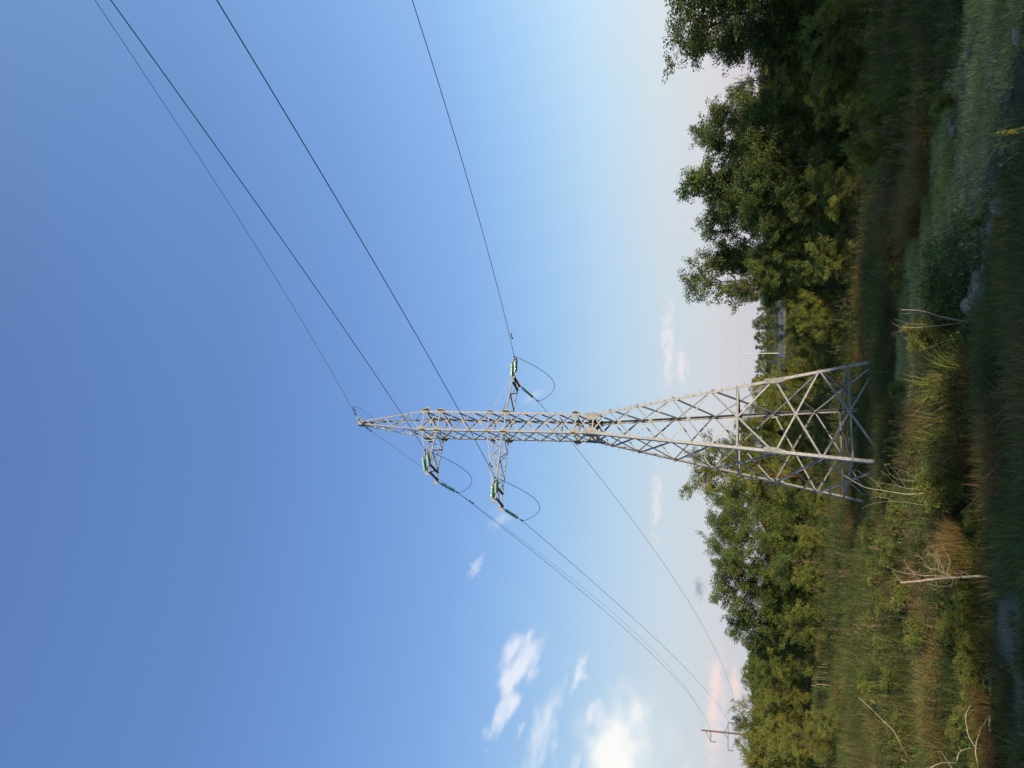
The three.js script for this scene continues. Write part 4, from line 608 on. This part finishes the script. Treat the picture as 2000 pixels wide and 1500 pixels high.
{ const z = Z(1600, 860, 0.2), L = (r, ...p) => [r, ...z(p)];
  deadWood('dead_snag', 'pale broken dead trunk with twiggy branches standing at the water', onGround(1952, 1128), [L(1, [1790, 1340], [1640, 1332], [1520, 1328], [1200, 1350], [1000, 1372], [795, 1392]), L(0.5, [1290, 1335], [1255, 1290], [1283, 1180], [1215, 1038]), L(0.5, [1280, 1335], [1160, 1265], [1080, 1250], [985, 1185]), L(0.45, [1400, 1335], [1180, 1325], [940, 1312], [740, 1270], [555, 1165]), L(0.3, [930, 1310], [870, 1240], [818, 1158]), L(0.35, [1410, 1330], [1370, 1298], [1290, 1310]), L(0.35, [1310, 1350], [1290, 1410], [1190, 1430], [1030, 1390], [960, 1400]), L(0.35, [815, 1388], [760, 1330], [718, 1282]), L(0.3, [1170, 1265], [1150, 1160], [1060, 1090]), L(0.3, [1220, 1290], [1180, 1180], [1110, 1040]), L(0.3, [1480, 1325], [1420, 1290], [1345, 1265]), L(0.35, [1730, 1350], [1680, 1430], [1640, 1500]), L(0.25, [1000, 1365], [930, 1320], [985, 1270]), L(0.22, [1080, 1245], [1000, 1160], [930, 1090])], 0.04);
  deadWood('bare_shrub', 'bare pale stems rising from the sunlit bush towards the pylon foot', onGround(1905, 955), [L(1, [1500, 520], [1150, 510], [850, 525], [620, 490], [440, 455], [230, 335]), L(0.9, [1480, 480], [1200, 440], [960, 400], [740, 365], [620, 210]), L(0.9, [1500, 560], [1050, 560], [1020, 625], [850, 605], [700, 595], [520, 615], [400, 660]), L(0.7, [1450, 500], [980, 485], [860, 470], [760, 440], [660, 350], [575, 285]), L(0.6, [860, 470], [690, 430], [560, 415]), L(0.6, [620, 490], [540, 400], [440, 340], [340, 285]), L(0.5, [700, 595], [640, 560], [545, 555], [500, 575]), L(0.5, [840, 455], [770, 340], [690, 250]), L(0.4, [940, 380], [850, 310], [775, 285]), L(0.4, [720, 595], [620, 535], [520, 500]), L(0.4, [980, 480], [780, 465], [700, 475]), L(0.4, [850, 600], [780, 555]), L(0.5, [1580, 420], [1440, 370], [1330, 320])], 0.017, 0.7);
}
{ const z = Z(1600, 560, 0.2), L = (r, ...p) => [r, ...z(p)];
  deadWood('bare_branches', 'pale dead branches leaning out over the end of the track', onGround(1893, 632), [L(1, [1480, 350], [1200, 295], [1000, 237], [800, 225]), L(0.9, [1440, 350], [1110, 385], [900, 400], [800, 392], [715, 352]), L(0.6, [1110, 385], [1070, 310], [1010, 255]), L(0.5, [1060, 370], [860, 355], [740, 310]), L(0.5, [1000, 237], [900, 262], [800, 255]), L(0.5, [1420, 345], [1260, 320], [1120, 320], [1095, 345]), L(0.5, [840, 400], [780, 435], [710, 455]), L(0.5, [1380, 490], [1200, 540], [1060, 600], [930, 640]), L(0.5, [1350, 465], [1290, 450], [1230, 420])], 0.022, 0.6); }
{ const z = Z(1600, 1150, 0.23333), L = (r, ...p) => [r, ...z(p)];
  deadWood('leaning_branch', 'long thin dead branch leaning across the meadow beside the golden mound', onGround(1800, 1503), [L(1, [830, 1560], [770, 1460], [690, 1320], [620, 1190], [550, 1120], [430, 1000], [330, 910]), L(0.7, [550, 1130], [470, 1090])], 0.017, 0.2);
  deadWood('fallen_branches', 'tangle of grey fallen branches lying at the stream edge', onGround(1948, 1440), [L(1, [1440, 1520], [1432, 1300], [1425, 1100], [1430, 900], [1435, 720]), L(0.9, [1330, 1500], [1310, 1340], [1350, 1180], [1400, 1100], [1430, 900]), L(0.8, [1320, 1340], [1260, 1250], [1228, 1100], [1240, 1020], [1310, 930], [1415, 865]), L(0.6, [1435, 720], [1385, 720], [1460, 805]), L(0.6, [1400, 690], [1410, 610], [1480, 585]), L(0.5, [1475, 620], [1505, 670], [1480, 720]), L(0.6, [1150, 1440], [1180, 1370], [1260, 1340], [1420, 1320]), L(0.8, [930, 1500], [1010, 1465], [1170, 1460]), L(0.7, [1110, 1500], [1050, 1420], [1000, 1350]), L(0.5, [1400, 1150], [1340, 1170], [1285, 1215]), L(0.6, [1480, 1500], [1440, 1430], [1400, 1330]), L(0.5, [1390, 830], [1380, 760], [1430, 700]), L(0.4, [1380, 1000], [1300, 1010], [1250, 1070])], 0.036, 0.9);
  const dark = new THREE.MeshStandardMaterial({ map: barkMat.map, roughness: 0.95, color: rgb(0.35, 0.3, 0.28) });
  deadWood('sunken_log', 'dark wet log standing out of the stream water', onGround(1990, 1462, 0.05), [L(2.6, [1700, 1330], [1660, 1250], [1668, 1110]), L(1, [1660, 1240], [1560, 1340], [1500, 1390]), L(0.8, [1580, 1320], [1650, 1400], [1700, 1450]), L(0.8, [1700, 1140], [1650, 1060], [1610, 970])], 0.04, 0.3, dark); }
{ const z = Z(1280, 0, 0.2), L = (r, ...p) => [r, ...z(p)], b = far(1700, 152, 49); b.y = ground(b.x, b.z);
  deadWood('dead_sapling', 'thin bare dead stems standing up out of the thicket top', b, [L(1, [1700, 740], [1200, 750], [920, 795], [765, 810]), L(0.8, [1500, 745], [1100, 740], [900, 765], [800, 770], [745, 758]), L(0.5, [900, 795], [840, 830], [780, 875]), L(0.5, [840, 800], [800, 770], [740, 755]), L(0.5, [880, 730], [820, 740], [800, 760]), L(0.5, [1300, 690], [1100, 680], [1000, 670])], 0.045, 0.6); }
{ const z = Z(1320, 1150, 0.23333), L = (r, ...p) => [r, ...z(p)], b = onGround(1645, 1480);
  deadWood('dead_sapling', 'fan of thin dry stems at the foot of the yellow willow', b, [L(1, [1380, 1420], [1250, 1400], [1100, 1375]), L(0.9, [1380, 1380], [1290, 1330], [1200, 1310]), L(0.9, [1360, 1470], [1230, 1450], [1080, 1440]), L(0.8, [1370, 1440], [1250, 1430], [1150, 1400]), L(0.8, [1340, 1500], [1200, 1480], [1070, 1460]), L(0.7, [1330, 1340], [1290, 1270]), L(0.6, [1330, 1390], [1250, 1360], [1140, 1290])], 0.022, 0.6); }
// ------------------------------------------------------------------ leaning wooden stakes, each its own
{ const wood = new THREE.MeshStandardMaterial({ map: deadMat.map, roughness: 0.9, color: rgb(0.6, 0.58, 0.53) });
  const rows = [[1594, 1302, 1628, 1306, 1.25, 'tallest thick pale stake of the leaning row'], [1601, 1297, 1626, 1299, 0.7, 'thin grey stake at the sunny end of the leaning row'], [1593, 1308, 1614, 1309, 0.7, 'thin stake next to the tallest stake'], [1591, 1312, 1614, 1314, 0.8, 'grey stake with a leafy tip in the leaning row'], [1589, 1317, 1617, 1320, 0.9, 'grey stake in the middle of the leaning row'], [1588, 1322, 1619, 1325, 1.0, 'pale topped stake past the middle of the leaning row'], [1586, 1326, 1621, 1329, 1.0, 'pale topped stake before the gap in the leaning row'], [1593, 1336, 1614, 1339, 1.25, 'short thick pale stake after the gap in the leaning row'], [1584, 1339, 1609, 1342, 0.9, 'last tall grey stake of the leaning row']];
  for (const [x0, y0, x1, y1, w, label] of rows) { const D = 64 + ((y0 * 7) % 5) * 0.3, top = far(x0, y0, D), low = far(x1 + 6, y1 + 0.6, D); low.y = Math.min(low.y, ground(low.x, low.z) - 0.1); const m = part(numbered('wooden_stake'), tube([low, low.clone().lerp(top, 0.55).add(V(0.02, 0, 0)), top], [0.04 * w, 0.037 * w, 0.03 * w], 7), wood, scene); tag(m, label, 'stake'); } }
// ------------------------------------------------------------------ mullein in flower, close to the viewer
{ const D = 8.5, t = far(1919, 266, D), y0 = ground(t.x, t.z), h = t.y - y0, g = thing('mullein_plant', 'yellow flowering mullein spike standing in the near grass', 'wildflower', [t.x, y0, t.z]);
  const green = new THREE.MeshStandardMaterial({ color: rgb(0.11, 0.15, 0.05), roughness: 0.9 }), yellow = new THREE.MeshPhysicalMaterial({ color: rgb(0.75, 0.54, 0.05), roughness: 1, transmission: 0.25, thickness: 0, side: THREE.DoubleSide });
  part('stalk', tube([V(0.1, -0.05, 0), V(0.05, h * 0.5, 0.01), V(0, h, 0)], [0.012, 0.011, 0.004], 7), green, g);
  const r = rng(3), buds = [], bud = new THREE.IcosahedronGeometry(0.013, 0); for (let i = 0; i < 190; i++) { const u = r(), a = r() * 6.28, y = h * lerp(0.55, 1.0, u), rr = lerp(0.026, 0.004, u), b = bud.clone(); b.scale(1 - 0.45 * u, 1 - 0.3 * u, 1 - 0.45 * u); b.translate(0.1 * (1 - y / h) + Math.cos(a) * rr, y, Math.sin(a) * rr); buds.push(b); } part('buds', mergeGeometries(buds), green, g).userData.kind = 'stuff';
  for (let i = 0; i < 75; i++) { const a = r() * 6.28, u = Math.pow(r(), 1.2), y = h * lerp(0.58, 0.93, u), fr = lerp(0.026, 0.012, u), c = V(0.1 * (1 - y / h) + Math.cos(a) * fr, y, Math.sin(a) * fr), pos = [], uv = []; for (let k = 0; k < 5; k++) { const b0 = k * 1.2566, q = (w, s, d) => V(Math.cos(a) * d, Math.sin(b0 + w) * s, Math.sin(a) * d).add(V(-Math.sin(a) * Math.cos(b0 + w) * s, 0, Math.cos(a) * Math.cos(b0 + w) * s)).add(c); for (const p of [q(0, 0, 0), q(-0.5, 0.009, 0.005), q(0, 0.013, 0.006), q(0, 0, 0), q(0, 0.013, 0.006), q(0.5, 0.009, 0.005)]) { pos.push(p.x, p.y, p.z); uv.push(0, 0); } } part('flower', flat(pos, uv), yellow, g); }
  for (let i = 0; i < 9; i++) { const a = i * 2.4, L = 0.28, y = h * 0.06 * i, d = V(Math.cos(a), 0.5, Math.sin(a)), s = V(-Math.sin(a), 0, Math.cos(a)), P = [0, 0.4, 0.75, 1].map((t2) => V(0.1 * (1 - y / h), y, 0).addScaledVector(d, L * t2).add(V(0, -0.25 * L * t2 * t2, 0))), w = [0.02, 0.05, 0.04, 0], pos = [], uv = []; for (let k = 0; k < 3; k++) for (const [m, e] of [[k, -1], [k, 1], [k + 1, 1], [k, -1], [k + 1, 1], [k + 1, -1]]) { const p = P[m].clone().addScaledVector(s, e * w[m]); pos.push(p.x, p.y, p.z); uv.push(e, m); } part('leaf', flat(pos, uv), new THREE.MeshStandardMaterial({ color: rgb(0.12, 0.16, 0.07), roughness: 1, side: THREE.DoubleSide }), g); }
}
renderer.render(scene, camera);
